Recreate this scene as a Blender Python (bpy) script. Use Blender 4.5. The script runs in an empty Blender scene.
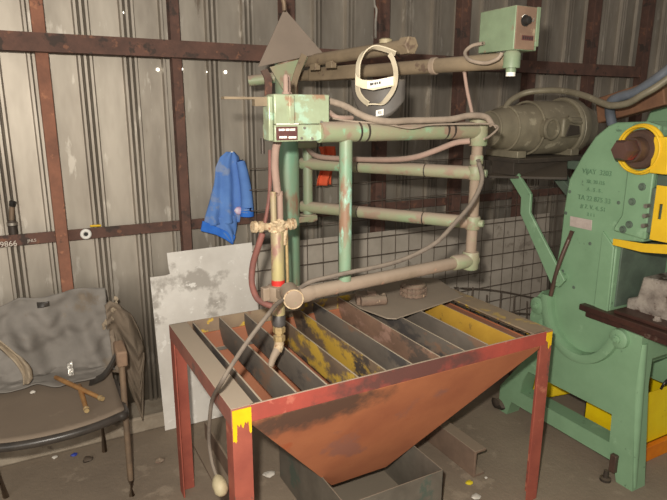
import bpy, bmesh, math, random
from mathutils import Vector, Matrix, noise
random.seed(7)
SC = bpy.context.scene
COL = SC.collection
R = math.radians

# ------------------------------------------------------------------ camera, world, light, exposure
cam_d = bpy.data.cameras.new('camera')
cam = bpy.data.objects.new('camera', cam_d)
COL.objects.link(cam)
cam_d.sensor_fit = 'HORIZONTAL'
cam_d.sensor_width = 36.0
cam_d.lens = 36.0 * 578.8 / 667.0
cam_d.clip_start = 0.02
YAW, PITCH, ROLL = R(28.505), R(13.728), R(0.173)
fwd = Vector((math.sin(YAW) * math.cos(PITCH), math.cos(YAW) * math.cos(PITCH), -math.sin(PITCH)))
r0 = Vector((math.cos(YAW), -math.sin(YAW), 0.0))
u0 = r0.cross(fwd)
rt = r0 * math.cos(ROLL) + u0 * math.sin(ROLL)
up = rt.cross(fwd)
cam.matrix_world = Matrix(((rt.x, up.x, -fwd.x, 0.0), (rt.y, up.y, -fwd.y, 0.0), (rt.z, up.z, -fwd.z, 1.6), (0, 0, 0, 1)))
SC.camera = cam

world = bpy.data.worlds.new('world')
SC.world = world
world.use_nodes = True
bg = world.node_tree.nodes['Background']
bg.inputs[0].default_value = (1.0, 0.90, 0.79, 1)
bg.inputs[1].default_value = 0.17

# the camera's flash, above and a little to the left of the lens
fl = bpy.data.lights.new('camera_flash', 'POINT')
fl.energy = 235.0
fl.color = (1.0, 0.93, 0.82)
fl.shadow_soft_size = 0.025
flo = bpy.data.objects.new('camera_flash', fl)
flo.location = Vector((0, 0, 1.6)) - rt * 0.07 + up * 0.11 - fwd * 0.02
COL.objects.link(flo)

# added fill lamp, left and behind the camera, to lift the ambient light
al = bpy.data.lights.new('fill_light', 'AREA')
al.energy = 75.0
al.color = (1.0, 0.93, 0.84)
al.shape = 'RECTANGLE'
al.size = 3.0
al.size_y = 2.2
alo = bpy.data.objects.new('fill_light', al)
alo.location = (-2.6, -2.2, 2.3)
alo.rotation_euler = (Vector((1.0, 2.4, 0.8)) - Vector(alo.location)).to_track_quat('-Z', 'Y').to_euler()
COL.objects.link(alo)

SC.view_settings.view_transform = 'Standard'
SC.view_settings.look = 'None'
SC.view_settings.gamma = 1.0
SC.view_settings.use_curve_mapping = False
SC.view_settings.exposure = 0.0


# ------------------------------------------------------------------ materials
def lin(c):
    o = []
    for v in c[:3]:
        v = v / 255.0
        o.append(v / 12.92 if v <= 0.04045 else ((v + 0.055) / 1.055) ** 2.4)
    return (o[0], o[1], o[2], 1.0)


def mat(name, c1, c2=None, scale=9.0, rough=0.6, metal=0.0, spots=None, spots2=None, dust=None, bump=0.0, bscale=40.0, stretch=(1, 1, 1), spec=0.4, emit=None, stain=None):
    m = bpy.data.materials.new(name)
    m.use_nodes = True
    nt = m.node_tree
    N, L = nt.nodes, nt.links
    b = N['Principled BSDF']
    b.inputs['Roughness'].default_value = rough
    b.inputs['Metallic'].default_value = metal
    b.inputs['Specular IOR Level'].default_value = spec
    tc = N.new('ShaderNodeTexCoord')
    mp = N.new('ShaderNodeMapping')
    mp.inputs['Scale'].default_value = stretch
    L.new(tc.outputs['Object'], mp.inputs['Vector'])

    def nz(sc, det=4.0, off=0.0):
        n = N.new('ShaderNodeTexNoise')
        n.inputs['Scale'].default_value = sc
        n.inputs['Detail'].default_value = det
        n.inputs['Roughness'].default_value = 0.62
        if off:
            a = N.new('ShaderNodeVectorMath')
            a.operation = 'ADD'
            a.inputs[1].default_value = (off, off * 1.7, off * 0.6)
            L.new(mp.outputs[0], a.inputs[0])
            L.new(a.outputs[0], n.inputs['Vector'])
        else:
            L.new(mp.outputs[0], n.inputs['Vector'])
        return n

    def ramp(src, lo, hi):
        r = N.new('ShaderNodeMapRange')
        r.inputs['From Min'].default_value = lo
        r.inputs['From Max'].default_value = hi
        r.clamp = True
        L.new(src, r.inputs['Value'])
        return r.outputs[0]

    def mix(fac, a, bcol):
        x = N.new('ShaderNodeMix')
        x.data_type = 'RGBA'
        L.new(fac, x.inputs['Factor'])
        if isinstance(a, tuple):
            x.inputs[6].default_value = a
        else:
            L.new(a, x.inputs[6])
        x.inputs[7].default_value = bcol
        return x.outputs[2]
    col = lin(c1)
    if c2:
        col = mix(ramp(nz(scale).outputs[0], 0.36, 0.66), col, lin(c2))
    for k, sp in enumerate((spots, spots2)):
        if sp:   # (colour, threshold, scale)
            col = mix(ramp(nz(sp[2], 6.0, 3.1 + 5 * k).outputs[0], sp[1], sp[1] + 0.06), col, lin(sp[0]))
    if stain:    # (colour, centre, radii): one sooty or burnt patch with a ragged edge
        st = N.new('ShaderNodeVectorMath')
        st.operation = 'SUBTRACT'
        st.inputs[1].default_value = stain[1]
        L.new(tc.outputs['Object'], st.inputs[0])
        sd = N.new('ShaderNodeVectorMath')
        sd.operation = 'DIVIDE'
        sd.inputs[1].default_value = stain[2]
        L.new(st.outputs[0], sd.inputs[0])
        ln = N.new('ShaderNodeVectorMath')
        ln.operation = 'LENGTH'
        L.new(sd.outputs[0], ln.inputs[0])
        ad = N.new('ShaderNodeMath')
        ad.operation = 'MULTIPLY_ADD'
        L.new(nz(16, 8.0, 2.7).outputs[0], ad.inputs[0])
        ad.inputs[1].default_value = 1.6
        L.new(ln.outputs['Value'], ad.inputs[2])
        sf = N.new('ShaderNodeMapRange')
        sf.inputs['From Min'].default_value = 1.9
        sf.inputs['From Max'].default_value = 1.35
        sf.inputs['To Max'].default_value = 0.85
        L.new(ad.outputs[0], sf.inputs['Value'])
        col = mix(sf.outputs[0], col, lin(stain[0]))
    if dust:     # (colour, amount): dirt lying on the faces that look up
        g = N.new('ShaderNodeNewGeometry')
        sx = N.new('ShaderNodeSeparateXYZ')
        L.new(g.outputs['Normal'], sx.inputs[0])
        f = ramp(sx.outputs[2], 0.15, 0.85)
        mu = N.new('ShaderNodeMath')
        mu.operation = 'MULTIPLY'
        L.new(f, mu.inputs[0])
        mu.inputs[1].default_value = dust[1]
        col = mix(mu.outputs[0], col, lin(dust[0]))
    if isinstance(col, tuple):
        b.inputs['Base Color'].default_value = col
    else:
        L.new(col, b.inputs['Base Color'])
    if bump:
        bn = N.new('ShaderNodeBump')
        bn.inputs['Strength'].default_value = bump
        bn.inputs['Distance'].default_value = 0.01
        L.new(nz(bscale, 5.0, 1.3).outputs[0], bn.inputs['Height'])
        L.new(bn.outputs[0], b.inputs['Normal'])
    if emit:
        b.inputs['Emission Color'].default_value = lin(emit[0])
        b.inputs['Emission Strength'].default_value = emit[1]
    return m


DUST = (150, 136, 118)
M = {}
M['floor'] = mat('dusty concrete', (142, 128, 111), (128, 115, 100), 2.2, 0.92, spots=((150, 136, 119), 0.60, 7), spots2=((114, 103, 90), 0.66, 4), bump=0.3, bscale=60)
M['kerb'] = mat('grimy concrete kerb', (172, 161, 144), (142, 130, 114), 6.0, 0.9, spots=((112, 102, 90), 0.60, 11), bump=0.4)
M['sheet'] = mat('galvanised sheet', (178, 170, 158), (148, 140, 129), 3.0, 0.58, 0.66, spots=((190, 183, 172), 0.60, 7), spots2=((122, 111, 99), 0.66, 4), stretch=(1.8, 1, 0.5), bump=0.05, bscale=6)
M['hole'] = mat('daylight in nail hole', (255, 255, 250), rough=1.0, emit=((255, 252, 240), 6.0))
M['rust'] = mat('rusty angle iron', (104, 76, 66), (84, 64, 57), 12, 0.85, spots=((124, 88, 71), 0.6, 22), spots2=((68, 57, 52), 0.58, 14), dust=(DUST, 0.5), bump=0.25, bscale=90)
M['rust2'] = mat('orange rusty post', (146, 100, 80), (116, 82, 68), 9, 0.85, spots=((166, 116, 90), 0.6, 18), spots2=((84, 66, 58), 0.62, 12), dust=(DUST, 0.4), bump=0.2, bscale=90)
M['whitepanel'] = mat('pale grey sheet', (228, 224, 217), (208, 203, 195), 4, 0.6, 0.0, spots=((176, 170, 162), 0.57, 4), spots2=((236, 233, 227), 0.6, 24), bump=0.06, bscale=30)
M['greypanel'] = mat('dull grey sheet', (184, 175, 163), (160, 151, 139), 4, 0.7, spots=((140, 131, 120), 0.62, 6))
M['wire'] = mat('rusty wire', (108, 96, 85), (88, 78, 70), 20, 0.8, 0.2)
M['red'] = mat('red oxide paint', (174, 80, 68), (156, 74, 64), 7, 0.6, spots=((100, 70, 64), 0.60, 5), spots2=((184, 104, 88), 0.60, 16), dust=((190, 174, 154), 0.85), bump=0.08, bscale=60, stain=((82, 64, 60), (-0.02, -0.38, 0.735), (0.34, 0.2, 0.06)))
M['redleg'] = mat('faded red leg paint', (160, 86, 70), (142, 74, 62), 8, 0.65, spots=((112, 76, 66), 0.60, 12), spots2=((180, 110, 88), 0.60, 14), dust=(DUST, 0.6))
M['dustrail'] = mat('dust caked red rail', (150, 98, 84), (134, 84, 74), 9, 0.8, spots=((118, 92, 82), 0.56, 12), dust=((176, 162, 144), 0.95))
M['dustyellow'] = mat('dusty rail with yellow paint', (152, 132, 108), (132, 112, 95), 9, 0.8, spots=((214, 176, 60), 0.55, 13), spots2=((128, 96, 80), 0.62, 9), dust=((160, 143, 120), 0.5))
M['yellowdrip'] = mat('yellow paint drip', (236, 196, 30), (220, 178, 26), 12, 0.4)
M['hopper'] = mat('rusty orange hopper', (184, 116, 80), (168, 102, 72), 4, 0.75, spots=((176, 98, 64), 0.62, 7), spots2=((158, 106, 88), 0.58, 3.2), dust=((108, 80, 66), 0.95), bump=0.05, bscale=50, stain=((78, 66, 58), (-0.38, -0.36, 0.665), (0.30, 0.25, 0.075)))  # dust colour here turns the upward inner faces darker brown
M['slat'] = mat('dark steel slat', (120, 111, 101), (98, 91, 84), 7, 0.65, 0.0, spots=((132, 106, 88), 0.56, 8), spots2=((80, 76, 74), 0.57, 6), dust=((186, 171, 151), 0.95), stretch=(1, 0.5, 1))
M['slatyellow'] = mat('slat with flaking yellow paint', (134, 114, 92), (112, 96, 82), 8, 0.6, 0.1, spots=((206, 170, 72), 0.51, 6), spots2=((82, 74, 68), 0.58, 12), dust=((180, 166, 146), 0.95), stretch=(1, 0.6, 1))
M['slatrust'] = mat('rusty brown slat', (150, 118, 98), (124, 98, 82), 8, 0.75, 0.0, spots=((166, 132, 116), 0.56, 10), spots2=((94, 82, 74), 0.58, 9), dust=((180, 164, 144), 0.95), stretch=(1, 0.6, 1))
M['slatgold'] = mat('golden yellow slat', (200, 158, 62), (184, 142, 56), 8, 0.6, spots=((96, 80, 62), 0.54, 7), dust=((160, 140, 112), 0.9))
M['plate'] = mat('dusty steel plate', (158, 144, 128), (144, 131, 117), 6, 0.85, dust=((160, 146, 130), 0.5), bump=0.08)
M['block'] = mat('rusty cast block', (138, 116, 100), (116, 98, 86), 20, 0.8, spots=((190, 164, 138), 0.60, 40), dust=(DUST, 0.6), bump=0.4, bscale=70)
M['green'] = mat('worn mint green paint', (136, 150, 118), (148, 138, 115), 8, 0.5, 0.0, spots=((144, 124, 106), 0.53, 9), spots2=((134, 176, 142), 0.60, 12), dust=((162, 145, 130), 0.95), bump=0.08, bscale=60)
M['greenpost'] = mat('worn turquoise paint over rust', (114, 152, 126), (138, 132, 108), 5, 0.45, 0.0, spots=((136, 108, 88), 0.52, 6), spots2=((150, 194, 174), 0.60, 10), stretch=(1, 1, 0.4), bump=0.06, bscale=60)
M['greenbox'] = mat('chipped pale green box paint', (164, 178, 148), (148, 156, 128), 10, 0.34, 0.15, spots=((156, 128, 104), 0.60, 13), spots2=((168, 196, 172), 0.57, 17), dust=(DUST, 0.5), bump=0.08)
M['greenctrl'] = mat('dull pale green box paint', (126, 143, 115), (114, 128, 103), 10, 0.5, 0.0, spots=((132, 116, 96), 0.63, 18), dust=(DUST, 0.5), bump=0.05)
M['dustpipe'] = mat('dust caked pipe', (150, 132, 116), (132, 116, 98), 8, 0.75, spots=((124, 132, 100), 0.60, 12), spots2=((172, 136, 116), 0.64, 16), dust=((156, 140, 124), 0.85), bump=0.1)
M['brownpipe'] = mat('brown dusty pipe', (134, 118, 96), (116, 102, 83), 10, 0.65, spots=((100, 83, 70), 0.60, 16), dust=((148, 131, 110), 0.7))
M['darksteel'] = mat('dark oily steel', (72, 64, 57), (58, 52, 48), 14, 0.5, 0.3, dust=((120, 106, 92), 0.6))
M['templ'] = mat('grey brown template steel', (130, 117, 105), (120, 108, 97), 5, 0.85)
M['brass'] = mat('dusty brass', (188, 164, 118), (160, 136, 98), 30, 0.5, 0.35, dust=((170, 150, 120), 0.6), bump=0.1)
M['brassbright'] = mat('copper brass tube', (190, 146, 96), (156, 114, 74), 22, 0.42, 0.4)
M['valve'] = mat('cream corroded valve', (204, 186, 154), (170, 144, 114), 50, 0.7, 0.1, spots=((150, 104, 78), 0.60, 60), bump=0.5, bscale=120)
M['torch'] = mat('torch barrel with yellow paint', (176, 164, 116), (150, 134, 116), 9, 0.5, 0.1, spots=((148, 114, 102), 0.52, 11), stretch=(1, 1, 0.5))
M['torchend'] = mat('burnt steel', (96, 92, 90), (80, 76, 74), 30, 0.5, 0.4)
M['redband'] = mat('red band', (196, 50, 44), rough=0.5)
M['hosegrey'] = mat('dusty rubber hose', (150, 135, 120), (132, 118, 105), 30, 0.85, dust=((160, 146, 131), 0.5))
M['cabledark'] = mat('grimy dark cable', (112, 101, 91), (96, 87, 79), 40, 0.8, dust=((138, 126, 112), 0.5))
M['hosepink'] = mat('faded pink hose', (156, 130, 118), (142, 120, 108), 20, 0.8, dust=((156, 139, 126), 0.7))
M['hosered'] = mat('dull red rubber hose', (126, 80, 72), (108, 72, 66), 20, 0.7)
M['hoseblue'] = mat('blue grey conduit', (100, 106, 116), (88, 93, 101), 14, 0.6, dust=((124, 118, 112), 0.5))
M['plug'] = mat('grimy cream plug', (176, 164, 134), (150, 138, 110), 20, 0.6)
M['blue'] = mat('blue work cloth', (104, 144, 208), (90, 127, 194), 6, 0.9, spots=((132, 150, 186), 0.55, 8), bump=0.15, bscale=120, spec=0.05)
M['bluecuff'] = mat('bright blue ribbed cuff', (66, 126, 220), (58, 112, 204), 20, 0.9, bump=0.2, bscale=150, spec=0.05)
M['floral'] = mat('pink and white lining', (222, 214, 226), (190, 150, 194), 40, 0.9)
M['cloth'] = mat('grey dirty cloth', (134, 129, 123), (120, 115, 109), 5, 0.95, spots=((126, 116, 104), 0.57, 4), bump=0.15, bscale=80, spec=0.05)
M['cloth2'] = mat('brown dusty cloth', (124, 111, 97), (112, 101, 88), 6, 0.95, bump=0.15, bscale=60, spec=0.05)
M['seat'] = mat('dust covered plastic seat', (126, 112, 97), (114, 101, 88), 5, 0.85, spots=((138, 124, 108), 0.6, 9), dust=((126, 112, 97), 0.5))
M['seatrim'] = mat('black plastic rim', (52, 49, 46), (70, 64, 59), 12, 0.35)
M['chairleg'] = mat('dusty tube steel', (128, 108, 88), (104, 90, 76), 12, 0.6, 0.2)
M['armpad'] = mat('worn brown arm pad', (148, 122, 100), (126, 104, 86), 14, 0.8)
M['rag'] = mat('cream rag', (166, 152, 132), (142, 128, 110), 14, 0.95, bump=0.3, spec=0.05)
M['foil'] = mat('crumpled foil', (226, 222, 214), rough=0.22, metal=0.9, bump=1.0, bscale=90)
M['tray'] = mat('dark steel tray', (118, 111, 100), (98, 92, 83), 7, 0.6, 0.15, spots=((90, 100, 90), 0.60, 6), dust=((140, 129, 114), 0.9))
M['channel'] = mat('dusty brown channel', (128, 106, 90), (106, 88, 76), 7, 0.85, dust=((140, 125, 108), 0.9))
M['press'] = mat('green machine paint', (130, 164, 130), (121, 154, 121), 5, 0.42, spots=((66, 82, 70), 0.66, 18), spots2=((140, 173, 139), 0.62, 8), bump=0.03, bscale=30)
M['pressdark'] = mat('dark press green', (96, 112, 97), (82, 94, 83), 12, 0.6)  # darker press green for small parts, and for the painted throat shade
M['pressletter'] = mat('grimy raised lettering', (98, 130, 102), (110, 142, 112), 40, 0.6)
M['name'] = mat('pinkish aluminium plate', (200, 186, 178), (180, 166, 158), 30, 0.5, 0.1)
M['bed'] = mat('oily red brown bed steel', (84, 56, 48), (64, 46, 42), 12, 0.45, 0.3, spots=((110, 92, 82), 0.64, 22), dust=((88, 70, 60), 0.4))
M['die'] = mat('scuffed bright steel', (176, 166, 156), (120, 110, 103), 14, 0.45, 0.2, spots=((214, 208, 198), 0.60, 20), spots2=((86, 68, 60), 0.58, 12))
M['shaft'] = mat('greasy brown shaft', (98, 76, 66), (80, 64, 57), 14, 0.4, 0.2, spots=((132, 62, 56), 0.66, 10))
M['shaftred'] = mat('red worn shaft end', (96, 70, 62), (84, 64, 58), 10, 0.4, 0.1, spots=((156, 56, 56), 0.54, 9))
M['yellow'] = mat('yellow guard paint', (232, 190, 46), (220, 178, 42), 9, 0.45, spots=((130, 94, 44), 0.66, 18))
M['yellowbin'] = mat('bright yellow bin', (236, 206, 20), (226, 192, 20), 5, 0.45, spots=((176, 150, 40), 0.66, 9))
M['orange'] = mat('orange beam paint', (226, 132, 28), (206, 112, 26), 9, 0.5)
M['guard'] = mat('rusty orange guard', (128, 92, 68), (110, 78, 60), 8, 0.75, stretch=(0.4, 2, 2))
M['motor'] = mat('olive grey motor casting', (142, 134, 114), (120, 113, 96), 10, 0.5, 0.15, spots=((168, 160, 138), 0.60, 14), dust=((138, 127, 108), 0.6), bump=0.1)
M['motordark'] = mat('dark bracket plate', (70, 62, 54), (58, 52, 46), 9, 0.7, dust=((96, 86, 74), 0.7))
M['shield'] = mat('cream plastic headband', (214, 202, 178), (194, 182, 158), 14, 0.55)
M['visor'] = mat('dusty black visor', (92, 86, 80), (74, 70, 66), 9, 0.55, dust=(DUST, 0.3))
M['white'] = mat('white label', (232, 228, 218), rough=0.7)
M['ink'] = mat('black print', (48, 44, 42), rough=0.7)
M['chalk'] = mat('white chalk', (206, 198, 186), rough=0.95)
M['plateink'] = mat('dark red name plate', (96, 60, 56), (84, 52, 50), 30, 0.5)
M['blackgrip'] = mat('black plastic', (40, 38, 36), rough=0.4)
M['steelbright'] = mat('bright steel', (180, 174, 164), (150, 144, 134), 20, 0.35, 0.7)
M['spool'] = mat('white reel', (226, 224, 218), rough=0.6)
M['orangered'] = mat('orange red cloth', (220, 96, 60), (204, 84, 54), 10, 0.85)
M['bluecap'] = mat('blue plastic cap', (56, 72, 160), rough=0.5)
M['paper'] = mat('white paper scrap', (206, 200, 190), rough=0.9)
M['yellowscrap'] = mat('yellow scrap', (206, 186, 40), rough=0.7)
M['controlface'] = mat('brown rusted box front', (132, 108, 90), (116, 94, 79), 14, 0.55, spots=((156, 136, 114), 0.62, 20), dust=(DUST, 0.4))


# ------------------------------------------------------------------ mesh helpers
def V(*a):
    return Vector(a)


def frame(d):
    d = Vector(d).normalized()
    a = Vector((0, 0, 1)) if abs(d.z) < 0.9 else Vector((1, 0, 0))
    s = d.cross(a).normalized()
    return s, s.cross(d).normalized(), d


def catmull(pts, n=8):
    P = [Vector(p) for p in pts]
    P = [P[0] * 2 - P[1]] + P + [P[-1] * 2 - P[-2]]
    out = []
    for i in range(1, len(P) - 2):
        a, b, c, d = P[i - 1:i + 3]
        for k in range(n):
            t = k / n
            out.append(0.5 * ((2 * b) + (c - a) * t + (2 * a - 5 * b + 4 * c - d) * t * t + (3 * b - a - 3 * c + d) * t ** 3))
    out.append(P[-2])
    return out


class MB:
    def __init__(s):
        s.bm = bmesh.new()

    def box(s, x0, x1, y0, y1, z0, z1):
        bm = s.bm
        v = [bm.verts.new((x, y, z)) for x in (x0, x1) for y in (y0, y1) for z in (z0, z1)]
        for q in ((0, 1, 3, 2), (4, 6, 7, 5), (0, 4, 5, 1), (2, 3, 7, 6), (0, 2, 6, 4), (1, 5, 7, 3)):
            bm.faces.new([v[i] for i in q])
        return s

    def obox(s, c, ax, ay, hx, hy, hz):
        ax = Vector(ax).normalized()
        az = ax.cross(Vector(ay)).normalized()
        ay = az.cross(ax).normalized()
        c = Vector(c)
        v = [s.bm.verts.new(c + ax * hx * i + ay * hy * j + az * hz * k) for i in (-1, 1) for j in (-1, 1) for k in (-1, 1)]
        for q in ((0, 1, 3, 2), (4, 6, 7, 5), (0, 4, 5, 1), (2, 3, 7, 6), (0, 2, 6, 4), (1, 5, 7, 3)):
            s.bm.faces.new([v[i] for i in q])
        return s

    def ring(s, c, sx, sy, r, n, a0=0.0):
        return [s.bm.verts.new(c + sx * r * math.cos(a0 + 2 * math.pi * i / n) + sy * r * math.sin(a0 + 2 * math.pi * i / n)) for i in range(n)]

    def skin(s, rings, cap=True):
        n = len(rings[0])
        for a, b in zip(rings, rings[1:]):
            for i in range(n):
                s.bm.faces.new((a[i], a[(i + 1) % n], b[(i + 1) % n], b[i]))
        if cap:
            s.bm.faces.new(rings[0][::-1])
            s.bm.faces.new(rings[-1])
        return s

    def cyl(s, a, b, r, r2=None, n=20):
        a, b = Vector(a), Vector(b)
        sx, sy, d = frame(b - a)
        return s.skin([s.ring(a, sx, sy, r, n), s.ring(b, sx, sy, r if r2 is None else r2, n)])

    def lathe(s, o, d, prof, n=28):
        o = Vector(o)
        sx, sy, d = frame(d)
        return s.skin([s.ring(o + d * t, sx, sy, max(r, 1e-4), n) for t, r in prof])

    def tube(s, pts, r, n=10, sub=8, wob=0.0):
        P = catmull(pts, sub) if sub else [Vector(p) for p in pts]
        sx = None
        rings = []
        for i, p in enumerate(P):
            d = (P[min(i + 1, len(P) - 1)] - P[max(i - 1, 0)]).normalized()
            if sx is None:
                sx, sy, _ = frame(d)
            else:
                sx = (sx - d * sx.dot(d)).normalized()
                sy = d.cross(sx)
            rr = r * (1 + wob * math.sin(i * 2.1)) if not callable(r) else r(i / (len(P) - 1))
            rings.append(s.ring(p, sx, sy, rr, n))
        return s.skin(rings)

    def strip(s, pts, wdir, w, t, sub=6):
        """flat strap along a path: width w along wdir, thickness t"""
        P = catmull(pts, sub) if sub else [Vector(p) for p in pts]
        rings = []
        wd = Vector(wdir).normalized()
        for i, p in enumerate(P):
            d = (P[min(i + 1, len(P) - 1)] - P[max(i - 1, 0)]).normalized()
            ww = (wd - d * wd.dot(d)).normalized()
            nn = d.cross(ww)
            rings.append([s.bm.verts.new(p + ww * w / 2 * a + nn * t / 2 * b) for a, b in ((-1, -1), (1, -1), (1, 1), (-1, 1))])
        return s.skin(rings)

    def prism(s, poly, axis, lo, hi):
        """polygon in the two other axes, extruded along axis"""
        def mk(p, q):
            return {'X': (q, p[0], p[1]), 'Y': (p[0], q, p[1]), 'Z': (p[0], p[1], q)}[axis]
        a = [s.bm.verts.new(mk(p, lo)) for p in poly]
        b = [s.bm.verts.new(mk(p, hi)) for p in poly]
        n = len(a)
        for i in range(n):
            s.bm.faces.new((a[i], a[(i + 1) % n], b[(i + 1) % n], b[i]))
        s.bm.faces.new(a[::-1])
        s.bm.faces.new(b)
        return s

    def slab(s, pts, t):
        """polygon in space, thickened by vector t"""
        t = Vector(t)
        a = [s.bm.verts.new(Vector(p)) for p in pts]
        b = [s.bm.verts.new(Vector(p) + t) for p in pts]
        n = len(a)
        for i in range(n):
            s.bm.faces.new((a[i], a[(i + 1) % n], b[(i + 1) % n], b[i]))
        s.bm.faces.new(a[::-1])
        s.bm.faces.new(b)
        return s

    def torus(s, c, d, Rr, r, n=32, m=10, a0=0.0, a1=2 * math.pi):
        c = Vector(c)
        sx, sy, d = frame(d)
        full = abs(a1 - a0 - 2 * math.pi) < 1e-4
        k = n if full else n + 1
        rings = []
        for i in range(k):
            a = a0 + (a1 - a0) * i / n
            e = sx * math.cos(a) + sy * math.sin(a)
            rings.append([s.bm.verts.new(c + e * (Rr + r * math.cos(2 * math.pi * j / m)) + d * r * math.sin(2 * math.pi * j / m)) for j in range(m)])
        if full:
            rings.append(rings[0])
            return s.skin(rings, False)
        return s.skin(rings)

    def blob(s, c, rx, ry, rz, amp=0.0, fs=6.0, sub=2, seed=0.0):
        r = bmesh.ops.create_icosphere(s.bm, subdivisions=sub, radius=1.0)
        for v in r['verts']:
            q = v.co.copy()
            k = 1 + amp * noise.noise(q * fs * 0.3 + Vector((seed, seed * 2, 0)))
            v.co = Vector(c) + Vector((q.x * rx, q.y * ry, q.z * rz)) * k
        return s

    def sheet(s, f, nu, nv):
        g = [[s.bm.verts.new(f(i / nu, j / nv)) for j in range(nv + 1)] for i in range(nu + 1)]
        for i in range(nu):
            for j in range(nv):
                s.bm.faces.new((g[i][j], g[i + 1][j], g[i + 1][j + 1], g[i][j + 1]))
        return s

    def build(s, name, m, parent=None, bevel=0.0, thick=0.0, loc=None, smooth=True, subsurf=0, keep=False):
        if not keep:
            bmesh.ops.recalc_face_normals(s.bm, faces=s.bm.faces[:])
        me = bpy.data.meshes.new(name)
        o = bpy.data.objects.new(name, me)
        COL.objects.link(o)
        if parent is not None:
            off = parent['_o'] if '_o' in parent else None
            base = Vector(off) if off is not None else Vector((0, 0, 0))
            o.parent = parent
        else:
            if loc is None:
                vs = [v.co for v in s.bm.verts]
                base = Vector(((min(v.x for v in vs) + max(v.x for v in vs)) / 2, (min(v.y for v in vs) + max(v.y for v in vs)) / 2, min(v.z for v in vs)))
            else:
                base = Vector(loc)
            o.location = base
        for v in s.bm.verts:
            v.co -= base
        s.bm.to_mesh(me)
        s.bm.free()
        me.materials.append(M[m] if isinstance(m, str) else m)
        if smooth:
            for p in me.polygons:
                p.use_smooth = True
            me.set_sharp_from_angle(angle=R(38))
        if thick:
            md = o.modifiers.new('thick', 'SOLIDIFY')
            md.thickness = thick
            md.offset = 0
        if bevel:
            md = o.modifiers.new('bevel', 'BEVEL')
            md.width = bevel
            md.segments = 2
            md.limit_method = 'ANGLE'
            md.angle_limit = R(40)
        if subsurf:
            md = o.modifiers.new('sub', 'SUBSURF')
            md.levels = md.render_levels = subsurf
        o['_o'] = list(base)
        return o


def tag(o, label=None, cat=None, group=None, kind=None):
    if label:
        o['label'] = label
    if cat:
        o['category'] = cat
    if group:
        o['group'] = group
    if kind:
        o['kind'] = kind
    return o


def thing(name, loc, label, cat, group=None):
    o = bpy.data.objects.new(name, None)
    o.empty_display_size = 0.05
    COL.objects.link(o)
    o.location = loc
    o['_o'] = list(loc)
    return tag(o, label, cat, group)


def text(name, s, size, o, xdir, ydir, m, parent, ext=0.0006, align='CENTER'):
    cu = bpy.data.curves.new(name, 'FONT')
    cu.body = s
    cu.size = size
    cu.extrude = ext
    cu.align_x = align
    cu.align_y = 'CENTER'
    t = bpy.data.objects.new(name, cu)
    COL.objects.link(t)
    bpy.context.view_layer.update()
    me = bpy.data.meshes.new_from_object(t.evaluated_get(bpy.context.evaluated_depsgraph_get()))
    bpy.data.objects.remove(t)
    xd = Vector(xdir).normalized()
    zd = xd.cross(Vector(ydir)).normalized()
    yd = zd.cross(xd)
    base = Vector(parent['_o']) if parent is not None else Vector((0, 0, 0))
    for v in me.vertices:
        v.co = Vector(o) + xd * v.co.x + yd * v.co.y + zd * v.co.z - base
    me.materials.clear()
    me.materials.append(M[m])
    ob = bpy.data.objects.new(name, me)
    COL.objects.link(ob)
    if parent is not None:
        ob.parent = parent
    return ob


def struct(mb, name, m, **k):
    return tag(mb.build(name, m, **k), kind='structure')


# ------------------------------------------------------------------ the setting
WX0, WX1 = -1.6, 6.0
struct(MB().box(WX0, WX1, -1.6, 3.05, -0.06, 0.0), 'floor', 'floor')

# profiled sheet wall: three narrow ridges or one at each lap
ridges = []
tri = [-1.24, -1.06, -0.66, -0.47, -0.05, 0.32, 0.515, 0.915, 1.10, 1.50, 1.70, 2.09, 2.29, 2.67, 2.87, 3.24, 3.43, 3.79, 3.98, 4.31, 4.48, 4.88, 5.06, 5.45, 5.63]
one = [-0.86, 0.095, 0.67, 1.30, 1.89, 2.445, 3.05, 3.59, 4.13, 4.68, 5.26]
for c in tri:
    ridges += [c - 0.024, c, c + 0.024]
for c in one:
    ridges += [c]
ridges.sort()
prof = [(WX0, 2.95)]
for c in ridges:
    prof += [(c - 0.0115, 2.95), (c - 0.006, 2.928), (c + 0.004, 2.928), (c + 0.0115, 2.95)]
prof += [(WX1, 2.95)]
mb = MB()
za, zb = 0.05, 3.3
zz = [za, 0.8, 1.6, 2.4, zb]
cols = [[mb.bm.verts.new((x, y, z)) for z in zz] for x, y in prof]
for a, b in zip(cols, cols[1:]):
    for k in range(len(zz) - 1):
        mb.bm.faces.new((a[k], b[k], b[k + 1], a[k + 1]))
wall = mb.build('wall_back', 'sheet', thick=0.0012, keep=True)
tag(wall, kind='structure')
# daylight through old nail holes
for p in ((0.497, 2.946, 2.024), (0.641, 2.946, 1.779), (0.754, 2.946, 1.785), (0.885, 2.946, 1.775), (0.976, 2.946, 1.778), (1.190, 2.946, 1.597)):
    MB().cyl((p[0], 2.9485, p[2]), (p[0], 2.9455, p[2]), 0.0065, n=12).build('nail_hole', 'hole', wall)

struct(MB().box(WX0, WX1, 2.775, 3.0, 0.0, 0.085), 'trim_1', 'kerb', bevel=0.01)
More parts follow.
